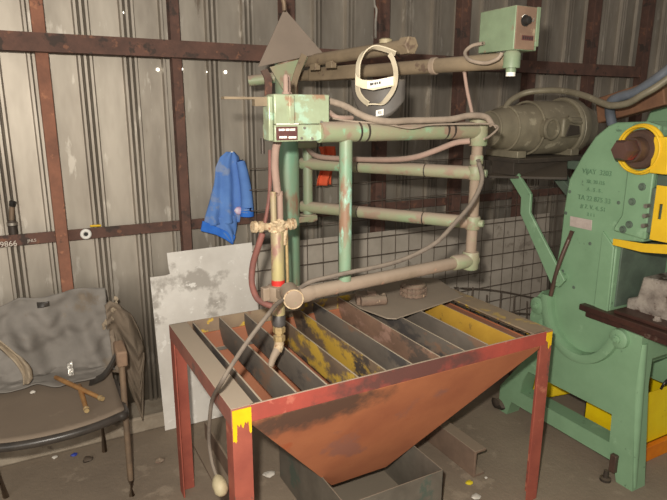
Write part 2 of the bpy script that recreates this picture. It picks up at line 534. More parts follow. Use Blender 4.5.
# girts (angle iron rails) and posts
n = 2
for (y0, z0, z1, x1) in ((2.74, 1.822, 1.895, 3.97), (2.88, 1.002, 1.052, 4.3)):
    mb = MB()
    t = 0.008
    mb.prism([(y0, z0), (y0 + 0.065, z0), (y0 + 0.065, z0 + t), (y0 + t, z0 + t), (y0 + t, z1), (y0, z1)], 'X', WX0, x1)
    struct(mb, 'trim_%d' % n, 'rust')
    n += 1
for i, x in enumerate((-0.43, 0.14, 0.702, 1.27, 1.84, 2.41, 2.98, 3.55, 4.12)):
    w = 0.05 if i < 2 else (0.044 if i == 2 else 0.07)
    mb = MB().box(x - w / 2, x + w / 2, 2.812, 2.872, 0.086, 3.25)
    struct(mb, 'trim_%d' % n, 'rust2' if i == 1 else 'rust', bevel=0.003)
    n += 1

# ------------------------------------------------------------------ sheets leaning on the wall, wire mesh
def lean(z):
    return 2.735 + 0.055 * z / 0.89


pp = [(0.512, 0.002)] + [(q[0], q[2]) for q in ((0.503, 2.783, 0.804), (0.579, 2.784, 0.804), (0.599, 2.784, 0.809), (0.594, 2.785, 0.845), (0.592, 2.790, 0.914), (1.031, 2.790, 0.920))] + [(1.07, 0.002)]
o = MB().slab([(x, lean(z), z) for x, z in pp], (0, 0.0025, 0)).build('steel_sheet', 'whitepanel', smooth=False)
tag(o, 'pale grey notched metal sheet leaning on the wall behind the red table\'s left end', 'metal sheet')
pp = [(1.0, 0.002), (1.0, 0.900), (3.25, 0.892), (3.25, 0.002)]
o = MB().slab([(x, lean(z) + 0.012, z) for x, z in pp], (0, 0.0025, 0)).build('steel_sheet', 'greypanel', smooth=False)
tag(o, 'long dull grey metal sheet leaning on the wall behind the wire mesh', 'metal sheet')

mesh = thing('wire_mesh_fence', (2.2, 2.70, 0), 'rusty welded wire mesh fence standing behind the table and torch machine', 'wire mesh')
mb = MB()
x = 1.03
while x < 3.35:
    mb.cyl((x, 2.70, 0.01), (x, 2.725, 1.31), 0.0017, n=6)
    x += 0.095
mb.build('upright_wires', 'wire', mesh)
mb = MB()
z = 0.05
while z < 1.32:
    mb.cyl((1.0, 2.694 + 0.025 * z / 1.3, z), (3.36, 2.694 + 0.025 * z / 1.3, z), 0.0026, n=6)
    z += 0.105
mb.build('cross_wires', 'wire', mesh)

off = thing('wire_mesh_offcut', (2.7, 2.5, 0), 'loose black wire mesh offcut lying tilted right of the red table', 'wire mesh')
mb = MB()
a, b, c, d = Vector((2.293, 2.620, 0.539)), Vector((3.144, 2.620, 0.298)), Vector((2.0, 2.36, 0.01)), Vector((2.9, 2.36, 0.01))
for i in range(8):
    t = i / 7
    mb.tube([a.lerp(b, t) + Vector((0, 0, 0.02 * math.sin(i * 2.3))), c.lerp(d, t)], 0.005, 6, 0)
mb.build('upright_wires', 'wire', off)
mb = MB()
for i in range(5):
    t = i / 4
    e, f = a.lerp(c, t), b.lerp(d, t)
    mb.tube([e + Vector((-0.03, 0, 0)), e.lerp(f, 0.4) + Vector((0, 0.0, 0.02)), f + Vector((0.03, 0, 0))], 0.005, 6, 5)
mb.build('cross_wires', 'wire', off)

# ------------------------------------------------------------------ cutting table
TX0, TX1, TY0, TY1, TZ = 0.462, 1.775, 1.462, 2.225, 0.76
tab = thing('cutting_table', (1.13, 1.84, 0), 'red steel cutting table with slatted top and orange hopper underneath', 'cutting table')
aw = 0.06


def angle_leg(cx, cy, sx, sy, m):
    t = 0.006
    p = [(cx, cy), (cx + sx * aw, cy), (cx + sx * aw, cy + sy * t), (cx + sx * t, cy + sy * t), (cx + sx * t, cy + sy * aw), (cx, cy + sy * aw)]
    return MB().prism(p, 'Z', 0.0, TZ - 0.004).build('leg', m, tab, bevel=0.001)


leg0 = angle_leg(TX0, TY0, 1, 1, 'redleg')
leg1 = angle_leg(TX1, TY0, -1, 1, 'redleg')
leg2 = angle_leg(TX0, TY1, 1, -1, 'redleg')
leg3 = angle_leg(TX1, TY1, -1, -1, 'redleg')


def drip(x0, x1, z0, runs, leg):
    pts = [(x0, z0), (x1, z0)]
    k = len(runs)
    w = (x1 - x0) / k
    for i in range(k):
        xr = x1 - i * w
        L = runs[i]
        pts += [(xr, z0 - L + 0.006), (xr - w * 0.3, z0 - L), (xr - w * 0.6, z0 - L + 0.006)]
        if i < k - 1:
            pts += [(xr - w * 0.8, z0 - 0.045)]
    pts += [(x0, z0 - runs[-1] + 0.006)]
    o = MB().prism(pts, 'Y', TY0 - 0.0022, TY0 - 0.0002).build('paint_drip', 'yellowdrip', leg, smooth=False)
    o['label'] = 'yellow dripped paint'


drip(TX0 + 0.001, TX0 + aw - 0.001, TZ - 0.006, [0.085, 0.05, 0.062, 0.055, 0.105], leg0)
drip(TX1 - 0.034, TX1 - 0.004, TZ - 0.006, [0.06, 0.07, 0.04], leg1)

t = 0.006
# front rail (vertical flange outside), back rail, end rails with a wide flat top
MB().prism([(TY0 - 0.001, 0.705), (TY0 + t, 0.705), (TY0 + t, TZ), (TY0 - 0.001, TZ)], 'X', TX0 + aw - 0.004, TX1 - aw * 0.6).build('rail', 'red', tab, bevel=0.001)
MB().prism([(TY1 - t, 0.67), (TY1, 0.67), (TY1, TZ), (TY1 - t, TZ)], 'X', TX0, TX1).build('rail', 'dustyellow', tab, bevel=0.001)
for x0, x1, xi, m in ((TX0 - 0.0015, TX0 + t, TX0 + 0.07, 'dustrail'), (TX1 + 0.0015, TX1 - t, TX1 - 0.10, 'dustyellow')):
    MB().prism([(x0, 0.70), (x1, 0.70), (x1, TZ - t), (xi, TZ - t), (xi, TZ), (x0, TZ)], 'Y', TY0 + 0.001, TY1 - 0.001).build('rail', m, tab, bevel=0.001)
# hopper: four sloping plates, open at top and bottom
ht = [(0.52, 1.471), (1.735, 1.471), (1.735, 2.21), (0.52, 2.21)]
hb = [(0.945, 1.75), (1.20, 1.75), (1.20, 1.96), (0.945, 1.96)]
mb = MB()
top = [mb.bm.verts.new((x, y, 0.705)) for x, y in ht]
mid = [mb.bm.verts.new((x, y, 0.698)) for x, y in ht]
bot = [mb.bm.verts.new((x, y, 0.165)) for x, y in hb]
for i in range(4):
    j = (i + 1) % 4
    mb.bm.faces.new((top[i], top[j], mid[j], mid[i]))
    mb.bm.faces.new((mid[i], mid[j], bot[j], bot[i]))
mb.build('hopper', 'hopper', tab, thick=0.004, smooth=False)
# flat bars on edge
sl = [(0.557, 'slat'), (0.669, 'slat'), (0.776, 'slat'), (0.893, 'slatyellow'), (1.0, 'slatyellow'), (1.106, 'slat'), (1.225, 'slatrust'), (1.339, 'slat'), (1.447, 'slat'), (1.585, 'slatgold')]
for i, (x, m) in enumerate(sl):
    dz = random.uniform(-0.003, 0.003)
    tw = random.uniform(-0.006, 0.006)
    mb = MB()
    mb.slab([(x, TY0 + t + 0.008, 0.708), (x, TY0 + 0.055, 0.655 + dz), (x + tw, TY1 - 0.055, 0.655 + dz), (x + tw, TY1 - t - 0.002, 0.708), (x + tw, TY1 - t - 0.002, 0.757 + dz), (x, TY0 + t + 0.008, 0.757 + dz)], (0.006, 0, 0))
    mb.build('slat', m, tab, bevel=0.0008)
MB().box(TX0 + 0.12, TX1 - 0.13, TY0 + 0.065, TY0 + 0.071, 0.64, 0.653).build('slat_bearer', 'slat', tab)
MB().box(TX0 + 0.12, TX1 - 0.13, TY1 - 0.071, TY1 - 0.065, 0.64, 0.653).build('slat_bearer', 'slat', tab)

# plate and blocks on the slats
pz = 0.7615
pl = [(1.233, 2.124, 0.761), (1.229, 2.021, 0.761), (1.263, 1.864, 0.761), (1.293, 1.842, 0.761), (1.731, 1.940, 0.761), (1.807, 2.226, 0.761), (1.571, 2.392, 0.761)]
o = MB().slab(pl, (0, 0, 0.005)).build('steel_plate', 'plate', bevel=0.001)
tag(o, 'dusty grey steel offcut plate lying on the table slats under the cutting arm', 'steel plate')
c = Vector((1.531, 2.052, 0.767))
mb = MB()
for k in range(3):
    mb.lathe(c + Vector((0, 0, 0.0015 + 0.021 * k)), (0, 0, 1), [(0, 0.050), (0.003, 0.057), (0.012, 0.057), (0.017, 0.050), (0.021, 0.050)], 20)
for k in range(16):
    a = k * math.pi / 8
    for zq in (0.012, 0.035):
        mb.obox(c + Vector((0.057 * math.cos(a), 0.057 * math.sin(a), zq)), (math.cos(a), math.sin(a), 0), (0, 0, 1), 0.004, 0.008, 0.005)
o = mb.build('toothed_collar', 'block', loc=c)
tag(o, 'round rusty toothed collar standing on the grey plate on the slats', 'machine part')
c = Vector((1.288, 2.061, 0.767))
mb = MB()
mb.obox(c + Vector((0, 0, 0.024)), (0.9, -0.4, 0), (0.4, 0.9, 0), 0.05, 0.035, 0.0235)
mb.obox(c + Vector((0.01, -0.02, 0.052)), (0.9, -0.4, 0), (0.4, 0.9, 0), 0.02, 0.02, 0.012)
mb.cyl(c + Vector((-0.05, -0.03, 0.024)), c + Vector((0.06, -0.06, 0.024)), 0.022, n=12)
mb.cyl(c + Vector((0.03, -0.06, 0.012)), c + Vector((0.07, -0.03, 0.04)), 0.011, n=10)
o = mb.build('cast_block', 'block', bevel=0.004, loc=c)
tag(o, 'lumpy rusty cast block on the grey plate left of the toothed collar', 'machine part')

# ------------------------------------------------------------------ tray, channel and beam on the floor
tr = thing('steel_tray', (1.095, 1.815, 0), 'dark open steel tray on the floor beneath the orange hopper', 'tray')
a0, a1, b0, b1, h = 0.878, 1.312, 1.523, 2.113, 0.25
MB().box(a0, a1, b0, b1, 0.0, 0.004).build('base', 'tray', tr)
for q in ((a0, a0 + 0.004, b0, b1), (a1 - 0.004, a1, b0, b1), (a0, a1, b0, b0 + 0.004), (a0, a1, b1 - 0.004, b1)):
    MB().box(q[0], q[1], q[2], q[3], 0.003, h).build('side', 'tray', tr, bevel=0.0008)
o = MB().blob((1.17, 1.66, 0.016), 0.026, 0.022, 0.013, 0.4, 6, 2, 1).build('slag_lump', 'block')
tag(o, 'small dark slag lump lying inside the steel tray under the hopper', 'slag')

t = 0.012
mb = MB().prism([(1.635, 0.0), (1.70, 0.0), (1.70, t), (1.635 + t, t), (1.635 + t, 0.13 - t), (1.70, 0.13 - t), (1.70, 0.13), (1.635, 0.13)], 'Y', 1.695, 2.20)
o = mb.build('steel_channel', 'channel', bevel=0.002)
tag(o, 'dusty brown channel offcut lying on the floor right of the steel tray', 'steel channel')
mb = MB().box(0.60, 0.68, 1.98, 2.56, 0.0, 0.012).box(0.668, 0.68, 1.98, 2.56, 0.012, 0.10)
o = mb.build('angle_beam', 'channel', bevel=0.002)
tag(o, 'dusty angle iron beam on the floor behind the table\'s front left leg', 'steel beam')

# ------------------------------------------------------------------ profile cutting machine
HX, HY = 0.703, 1.560           # head end of the second arm
EX, EY = 1.462, 1.610           # elbow
PX, PY = 1.075, 2.210           # pivot shaft
CX, CY = 0.977, 2.195           # column
AD = Vector((EX - HX, EY - HY, 0)).normalized()
mc = thing('profile_cutter', (CX, CY, TZ), 'worn mint green pipe-framed flame profile cutter standing on the back of the red table', 'cutting machine')
mb = MB().cyl((CX, CY, 0.766), (CX, CY, 1.79), 0.046, n=24)
mb.build('column', 'greenpost', mc)
mb = MB().lathe((CX, CY, 0.7605), (0, 0, 1), [(0, 0.064), (0.02, 0.064), (0.024, 0.052), (0.05, 0.052)], 24)
mb.build('column_base', 'dustpipe', mc)
MB().cyl((PX, PY, 1.135), (PX, PY, 1.47), 0.021, n=18).build('pivot_shaft', 'greenpost', mc)
for z in (1.145, 1.455):
    mb = MB().obox(((CX + PX) / 2 + 0.01, (CY + PY) / 2, z), (PX - CX, PY - CY, 0), (0, 1, 0), 0.065, 0.035, 0.012)
    mb.cyl((PX, PY, z - 0.016), (PX, PY, z + 0.016), 0.036)
    mb.build('shaft_bracket', 'green', mc, bevel=0.003)
A1 = Vector((EX - PX, EY - PY, 0)).normalized()
S0 = Vector((PX, PY, 0)) - A1 * 0.03
for z in (1.374, 1.190):
    o = MB().cyl(S0 + Vector((0, 0, z)), Vector((EX, EY, z)) + A1 * 0.012, 0.0245, n=22).build('link_tube', 'green', mc)
    for q in (0.18, 0.24, 0.52):
        p = Vector((PX, PY, z)) + A1 * q
        MB().lathe(p, A1, [(0, 0.0248), (0.001, 0.0255), (0.004, 0.0255), (0.005, 0.0248)], 20).build('weld_ring', 'darksteel', o)
MB().cyl((EX, EY, 1.012), (EX, EY, 1.585), 0.020, n=20).build('elbow_shaft', 'dustpipe', mc)
for z0, z1, r in ((1.472, 1.580, 0.034), (1.350, 1.400, 0.028), (1.165, 1.215, 0.028), (1.012, 1.080, 0.031), (1.405, 1.440, 0.024)):
    MB().lathe((EX, EY, z0), (0, 0, 1), [(0, r - 0.003), (0.004, r), (z1 - z0 - 0.004, r), (z1 - z0, r - 0.003)], 24).build('elbow_collar', 'green', mc)
for z in (1.374, 1.190):
    MB().cyl(Vector((EX, EY, z)) + A1 * 0.01, Vector((EX, EY, z)) + A1 * 0.04, 0.014, n=14).build('end_plug', 'greenbox', mc)
o = MB().cyl(Vector((0.80, HY + 0.0064, 1.532)), (EX, EY, 1.527), 0.0315, 0.0295, n=26).build('upper_tube', 'green', mc)
for q in (0.10, 0.13, 0.46, 0.49):
    p = Vector((0.832, HY + 0.0085, 1.5315)) + AD * q
    MB().lathe(p, AD, [(0, 0.0305), (0.001, 0.0335), (0.006, 0.0335), (0.007, 0.0305)], 22).build('wire_tie', 'darksteel', o)
p = Vector((HX, HY, 1.036))
MB().cyl(p, (EX, EY, 1.047), 0.0225, n=24).build('lower_tube', 'dustpipe', mc)
MB().lathe(Vector((EX, EY, 1.0465)) - AD * 0.09, AD, [(0, 0.025), (0.004, 0.028), (0.11, 0.028), (0.114, 0.025)], 24).build('tube_socket', 'green', mc)
MB().lathe(p + AD * 0.02, AD, [(0, 0.028), (0.03, 0.028), (0.05, 0.024)], 22).build('tube_socket', 'dustpipe', mc)
sx = Vector((HX, HY, 0)) + AD * 0.194
MB().cyl((sx.x, sx.y, 1.056), (sx.x, sx.y, 1.515), 0.0205, n=22).build('strut', 'greenpost', mc)
o = MB().lathe((HX - 0.012, HY - 0.036, 1.037), (0.25, 1, 0), [(0, 0.026), (0.003, 0.0305), (0.085, 0.0305)], 28).build('arm_end_hub', 'dustpipe', mc)
MB().torus((HX - 0.0115, HY - 0.034, 1.037), (0.25, 1, 0), 0.0295, 0.0025, 26, 8).build('hub_rim', 'valve', o)
# torch clamp
TXp, TYp = 0.711, 1.690
mb = MB().obox((0.708, 1.645, 1.018), (0, 1, 0), (1, 0, 0), 0.045, 0.018, 0.016)
mb.lathe((TXp, TYp, 0.985), (0, 0, 1), [(0, 0.034), (0.004, 0.037), (0.046, 0.037), (0.05, 0.034)], 24)
mb.obox((TXp - 0.03, TYp + 0.005, 1.01), (1, 0, 0), (0, 1, 0), 0.026, 0.014, 0.022)
mb.build('torch_clamp', 'dustpipe', mc, bevel=0.003)
# drive head box above the torch
hd = MB().box(0.705, 0.832, 1.560, 1.665, 1.556, 1.640).build('drive_head', 'greenbox', mc, bevel=0.003)
MB().box(0.652, 0.704, 1.552, 1.61, 1.556, 1.640).build('gear_case', 'greenbox', hd, bevel=0.004)
MB().box(0.636, 0.651, 1.556, 1.60, 1.510, 1.634).build('end_plate', 'greenbox', hd, bevel=0.004)
mb = MB().prism([(0.652, 1.507), (0.79, 1.507), (0.806, 1.513), (0.814, 1.526), (0.814, 1.555), (0.652, 1.555)], 'Y', 1.5535, 1.645)
mb.build('lower_housing', 'greenbox', hd, bevel=0.003)
MB().box(0.696, 0.712, 1.546, 1.5515, 1.557, 1.638).build('cover_strip', 'greenbox', hd, bevel=0.002)
npl = MB().box(0.656, 0.722, 1.5485, 1.5525, 1.5115, 1.5495).build('name_plate', 'plateink', hd, bevel=0.001)
npl['label'] = 'dark red name plate with white marks'
mb = MB()
for xx, zq, ww in ((0.672, 1.541, 0.009), (0.690, 1.541, 0.006), (0.706, 1.541, 0.008), (0.676, 1.520, 0.012), (0.705, 1.519, 0.012)):
    mb.box(xx - ww, xx + ww, 1.5478, 1.5486, zq - 0.003, zq + 0.003)
mb.build('plate_mark', 'white', npl)
MB().box(0.656, 0.725, 1.547, 1.551, 1.5555, 1.5585).build('plate_edge', 'white', hd)
for q in ((0.735, 1.516), (0.77, 1.514), (0.745, 1.545), (0.80, 1.562)):
    MB().cyl((q[0], 1.5525, q[1]), (q[0], 1.549, q[1]), 0.004, n=8).build('screw', 'steelbright', hd)
MB().box(0.512, 0.66, 1.565, 1.595, 1.624, 1.631).box(0.60, 0.66, 1.565, 1.59, 1.606, 1.625).build('guide_lever', 'brownpipe', mc, bevel=0.001)
MB().cyl((0.641, 1.62, 1.47), (0.641, 1.62, 1.515), 0.006, n=10).build('guide_pin', 'darksteel', mc)
for q in ((0.71, 1.60), (0.735, 1.64)):
    MB().lathe((q[0], q[1], 1.6405), (0, 0, 1), [(0, 0.012), (0.006, 0.012), (0.0065, 0.008), (0.05, 0.008), (0.055, 0.004)], 14).build('spindle', 'hosepink', hd)
MB().cyl((0.889, 2.383, 1.711), (1.080, 2.287, 1.740), 0.022, n=18).build('cross_tube', 'green', mc)
# template arm, control arm
ta0, ta1 = Vector((1.045, 2.36, 1.781)), Vector((1.128, 1.600, 1.794))
o = MB().cyl(ta0, ta1, 0.0235, 0.0215, n=22).build('template_arm', 'brownpipe', mc)
dd = (ta1 - ta0).normalized()
MB().lathe(ta1 - dd * 0.012, dd, [(0, 0.024), (0.002, 0.029), (0.040, 0.029), (0.043, 0.025)], 6).build('hex_cap', 'brownpipe', o)
for q in (0.25, 0.36):
    p = ta0 + dd * q
    MB().obox(p + Vector((-0.01, 0, -0.028)), dd, (1, 0, 0), 0.02, 0.012, 0.012).build('arm_clamp', 'brownpipe', o, bevel=0.002)
p = ta1 - dd * 0.10
MB().lathe(p + Vector((0.0, 0, 0.018)), (0, 0, 1), [(0, 0.022), (0.012, 0.022), (0.016, 0.016)], 12).build('hanger_nut', 'plug', o)
ca0, ca1 = Vector((1.10, 2.36, 1.735)), Vector((1.388, 1.418, 1.748))
MB().cyl(ca0, ca1, 0.022, 0.0255, n=22).build('control_arm', 'brownpipe', mc)
da = (ca1 - ca0).normalized()
MB().lathe(ca0 + da * 0.70, da, [(0, 0.026), (0.003, 0.029), (0.02, 0.029), (0.023, 0.026)], 20).build('arm_band', 'dustpipe', mc)
MB().obox(ca0 + da * 0.24, da, (1, 0, 0), 0.14, 0.03, 0.026).build('arm_root', 'brownpipe', mc, bevel=0.006)
MB().lathe((1.392, 1.402, 1.712), (0, 0, 1), [(0, 0.016), (0.012, 0.016), (0.013, 0.027), (0.055, 0.027), (0.064, 0.02)], 18).build('arm_end_fitting', 'greenctrl', mc)
o = MB().cyl((1.392, 1.402, 1.700), (1.392, 1.402, 1.7125), 0.0145, n=16).build('white_cap', 'white', mc)
cb = MB().box(1.372, 1.470, 1.378, 1.535, 1.777, 1.905).build('control_box', 'greenctrl', mc, bevel=0.003)
MB().box(1.374, 1.456, 1.3745, 1.3782, 1.779, 1.903).build('box_front', 'controlface', cb, bevel=0.001)
MB().box(1.457, 1.471, 1.3725, 1.3782, 1.79, 1.905).build('box_edge', 'greenctrl', cb, bevel=0.001)
k = MB().lathe((1.408, 1.3748, 1.862), (0, -1, 0), [(0, 0.017), (0.004, 0.017), (0.0045, 0.012), (0.018, 0.011), (0.02, 0.008)], 18).build('knob', 'blackgrip', cb)
MB().torus((1.408, 1.3735, 1.862), (0, 1, 0), 0.016, 0.002, 20, 6, 0.4, 2.6).build('knob_dial', 'white', k)
MB().tube([(1.424, 1.374, 1.868), (1.437, 1.370, 1.862), (1.445, 1.374, 1.872)], 0.0022, 6).build('toggle', 'steelbright', cb)
lb = MB().box(1.400, 1.448, 1.3735, 1.3748, 1.806, 1.820).build('label_strip', 'plateink', cb)
mb = MB()
for i in range(5):
    mb.box(1.404 + i * 0.009, 1.4085 + i * 0.009, 1.3728, 1.3736, 1.809, 1.817)
mb.build('label_print', 'ink', lb)
MB().box(1.39, 1.42, 1.40, 1.47, 1.766, 1.778).build('box_foot', 'steelbright', cb, bevel=0.002)
# triangular template with its gusset and strap
tq = [(0.829, 2.120, 1.750), (0.940, 2.120, 1.962), (1.102, 2.120, 1.812)]
o = MB().slab(tq, (0, 0.006, 0)).build('triangle_template', 'templ', mc, bevel=0.001)
o['label'] = 'grey brown triangular steel plate'
MB().tube([(0.939, 2.118, 1.950), (0.938, 2.120, 1.981), (0.927, 2.120, 2.011)], 0.008, 8).build('template_stem', 'chairleg', o)
MB().slab([(0.879, 2.125, 1.752), (1.039, 2.125, 1.795), (0.968, 2.125, 1.658), (0.939, 2.125, 1.658)], (0, 0.008, 0)).build('gusset', 'green', mc, bevel=0.001)
MB().strip([(1.010, 2.100, 1.799), (0.979, 2.090, 1.742), (0.961, 2.090, 1.691), (0.956, 2.090, 1.639)], (1, 0, 0.2), 0.024, 0.006).build('strap', 'brownpipe', mc)
MB().strip([(0.844, 2.100, 1.739), (0.855, 2.090, 1.703), (0.854, 2.090, 1.638)], (1, 0, 0), 0.028, 0.006).build('strap', 'rust', mc)

# ------------------------------------------------------------------ cutting torch in the clamp
tc = thing('cutting_torch', (TXp, TYp, 0.77), 'brass gas cutting torch with yellowed barrel hanging upright from the lower arm', 'cutting torch')
MB().lathe((TXp, TYp, 0.925), (0, 0, 1), [(0, 0.019), (0.01, 0.0215), (0.285, 0.0215), (0.30, 0.017)], 22).build('barrel', 'torch', tc)
MB().lathe((TXp, TYp, 1.036), (0, 0, 1), [(0, 0.0222), (0.018, 0.0222)], 22).build('red_band', 'redband', tc)
MB().lathe((TXp, TYp, 0.892), (0, 0, 1), [(0, 0.018), (0.004, 0.022), (0.04, 0.022), (0.044, 0.019)], 16).build('head_sleeve', 'torchend', tc)
MB().lathe((TXp, TYp, 0.838), (0, 0, 1), [(0, 0.015), (0.002, 0.020), (0.02, 0.020), (0.023, 0.014), (0.030, 0.014), (0.032, 0.021), (0.05, 0.021), (0.054, 0.016)], 6).build('nozzle_nut', 'brass', tc)
MB().tube([(TXp, TYp, 0.845), (TXp - 0.003, TYp - 0.002, 0.822), (TXp - 0.012, TYp - 0.008, 0.806)], 0.0165, 14).build('nozzle_elbow', 'valve', tc)
MB().tube([(TXp - 0.010, TYp - 0.007, 0.812), (TXp - 0.030, TYp - 0.018, 0.792), (TXp - 0.045, TYp - 0.026, 0.766)], lambda q: 0.015 - 0.005 * q, 14).build('nozzle_tip', 'dustpipe', tc)
# upright feed tubes and valve block
for dx, m in ((-0.011, 'torch'), (0.012, 'hosepink')):
    MB().cyl((TXp + dx, TYp, 1.20), (TXp + dx, TYp, 1.345), 0.010, n=14).build('feed_tube', m, tc)
vb = MB().blob((TXp, TYp, 1.232), 0.034, 0.027, 0.022, 0.6, 9, 3, 3).build('valve_block', 'valve', tc)
for sx_, L in ((-1, 0.066), (1, 0.042)):
    dv = Vector((sx_, -0.06, 0.08)).normalized()
    MB().lathe(Vector((TXp, TYp, 1.232)) + dv * 0.02, dv, [(0, 0.012), (L * 0.45, 0.012), (L * 0.5, 0.019), (L * 0.62, 0.019), (L * 0.66, 0.011), (L * 0.8, 0.011), (L * 0.82, 0.020), (L, 0.018)], 10).build('valve_knob', 'valve', vb)
MB().cyl((TXp + 0.02, TYp - 0.005, 1.17), (TXp + 0.028, TYp - 0.005, 1.235), 0.009, n=10).build('gas_cock', 'valve', vb)
MB().cyl((TXp + 0.034, TYp, 1.02), (TXp + 0.032, TYp, 1.22), 0.0055, n=10).build('feed_tube', 'brass', tc)
MB().tube([(TXp, TYp, 1.34), (0.714, 1.690, 1.349), (0.708, 1.690, 1.419), (0.707, 1.680, 1.475), (0.716, 1.680, 1.502)], 0.0125, 12).build('gas_hose', 'hosepink', tc)
MB().tube([(0.666, 1.700, 1.216), (0.652, 1.700, 1.178), (0.637, 1.720, 1.109), (0.631, 1.720, 1.045), (0.643, 1.710, 0.995), (0.670, 1.700, 0.973), (0.687, 1.690, 0.966)], 0.0105, 12).build('gas_hose', 'hosered', tc)
MB().tube([(0.670, 1.700, 1.229), (0.690, 1.710, 1.300), (0.702, 1.720, 1.362), (0.709, 1.730, 1.472)], 0.006, 8).build('gas_hose', 'hosered', tc)

# ------------------------------------------------------------------ hoses and cables on the machine
cab = thing('power_cable', (0.440, 1.568, 0.752), 'dusty grey cable lying along the lower arm and hanging over the table\'s left edge', 'cable')
MB().tube([(1.380, 1.512, 1.432), (1.370, 1.476, 1.368), (1.318, 1.460, 1.296), (1.245, 1.450, 1.240), (1.167, 1.442, 1.185), (1.118, 1.470, 1.148), (1.046, 1.479, 1.126), (0.966, 1.484, 1.115), (0.877, 1.495, 1.107), (0.808, 1.517, 1.094), (0.745, 1.536, 1.079), (0.706, 1.569, 1.037), (0.635, 1.514, 1.038), (0.568, 1.442, 1.029), (0.506, 1.426, 0.975), (0.460, 1.433, 0.911), (0.424, 1.423, 0.869), (0.440, 1.568, 0.752), (0.436, 1.597, 0.682), (0.440, 1.639, 0.571), (0.440, 1.617, 0.505), (0.440, 1.569, 0.477)], lambda q: 0.0080 - 0.0022 * q, 12, 6).build('cable', 'cabledark', cab)
pq = Vector((0.440, 1.569, 0.481))
pr = Vector((0.440, 1.503, 0.448))
dv = (pr - pq).normalized()
MB().lathe(pq - dv * 0.004, dv, [(0, 0.008), (0.012, 0.018), (0.03, 0.023), (0.055, 0.021), (0.066, 0.012), (0.068, 0.004)], 16).build('plug', 'plug', cab)['label'] = 'cream bulb shaped plug'


def hose(name, pts, r, m, label, cat='hose', sub=8):
    return tag(MB().tube(pts, r, 10, sub).build(name, m), label, cat)


hose('supply_hose', [(0.861, 1.637, 1.626), (0.915, 1.614, 1.608), (0.953, 1.549, 1.575), (1.016, 1.523, 1.562), (1.101, 1.536, 1.564), (1.193, 1.533, 1.565), (1.270, 1.527, 1.568), (1.344, 1.525, 1.579), (1.412, 1.522, 1.574), (1.435, 1.514, 1.547)], 0.0105, 'hosegrey', 'thick dusty grey hose lying along the top green tube of the profile cutter')
hose('thin_wire', [(0.841, 1.574, 1.573), (0.909, 1.570, 1.563), (1.013, 1.534, 1.554), (1.098, 1.520, 1.541), (1.179, 1.524, 1.550), (1.292, 1.511, 1.552), (1.414, 1.503, 1.551), (1.438, 1.498, 1.538)], 0.003, 'hosegrey', 'thin wire sagging along the top green tube below the grey hose', 'wire')
hose('thin_wire', [(1.377, 1.486, 1.503), (1.410, 1.494, 1.512), (1.459, 1.510, 1.537), (1.463, 1.534, 1.547)], 0.004, 'hosegrey', 'short wire loop at the top of the elbow joint of the cutter', 'wire')
hose('red_hose', [(1.064, 2.221, 1.472), (1.069, 2.184, 1.433), (1.072, 2.107, 1.412), (1.119, 2.010, 1.409), (1.180, 1.884, 1.412), (1.227, 1.767, 1.420), (1.268, 1.701, 1.434), (1.312, 1.650, 1.459), (1.351, 1.601, 1.485), (1.384, 1.562, 1.493)], 0.0105, 'hosepink', 'dull red hose lying on the second green tube of the profile cutter')
hose('drop_wire', [(1.344, 1.566, 1.726), (1.359, 1.563, 1.662), (1.371, 1.552, 1.603), (1.366, 1.534, 1.571)], 0.006, 'hosepink', 'pinkish wire dropping from the control arm to the elbow joint', 'wire')
hose('box_wire', [(1.354, 1.489, 1.805), (1.340, 1.530, 1.799), (1.318, 1.536, 1.777), (1.301, 1.491, 1.751), (1.313, 1.434, 1.739), (1.317, 1.387, 1.748), (1.325, 1.376, 1.765)], 0.006, 'hosegrey', 'curled grey wire at the back of the green control box', 'wire')
hose('head_wire', [(0.860, 1.615, 1.590), (0.867, 1.584, 1.575), (0.893, 1.580, 1.572), (0.925, 1.587, 1.572)], 0.008, 'hosepink', 'short pink plug lead beside the green drive head', 'wire')
hg = thing('hanging_hook', (1.143, 1.806, 1.988), 'bright wire hook hanging from above behind the face shield', 'hook')
MB().tube([(1.139, 1.812, 2.001), (1.134, 1.800, 1.948), (1.138, 1.793, 1.928), (1.131, 1.786, 1.888), (1.113, 1.756, 1.833)], 0.004, 8).build('wire', 'steelbright', hg)

# ------------------------------------------------------------------ face shield on the template arm
fs = thing('face_shield', (1.050, 1.623, 1.652), 'welding face shield with cream headband hanging over the brown template arm', 'face shield')
e1 = Vector((0.59, -0.807, 0.0))
e2 = Vector((0, 0, 1))
e3 = Vector((-0.807, -0.59, 0.0))
c0 = Vector((1.056, 1.634, 1.702))


def fsp(px, py, dq=0.0):
    """a point of the shield, in millimetres across and up from its middle"""
    return c0 + e1 * px * 0.0032 + e2 * (-py) * 0.00325 + e3 * dq


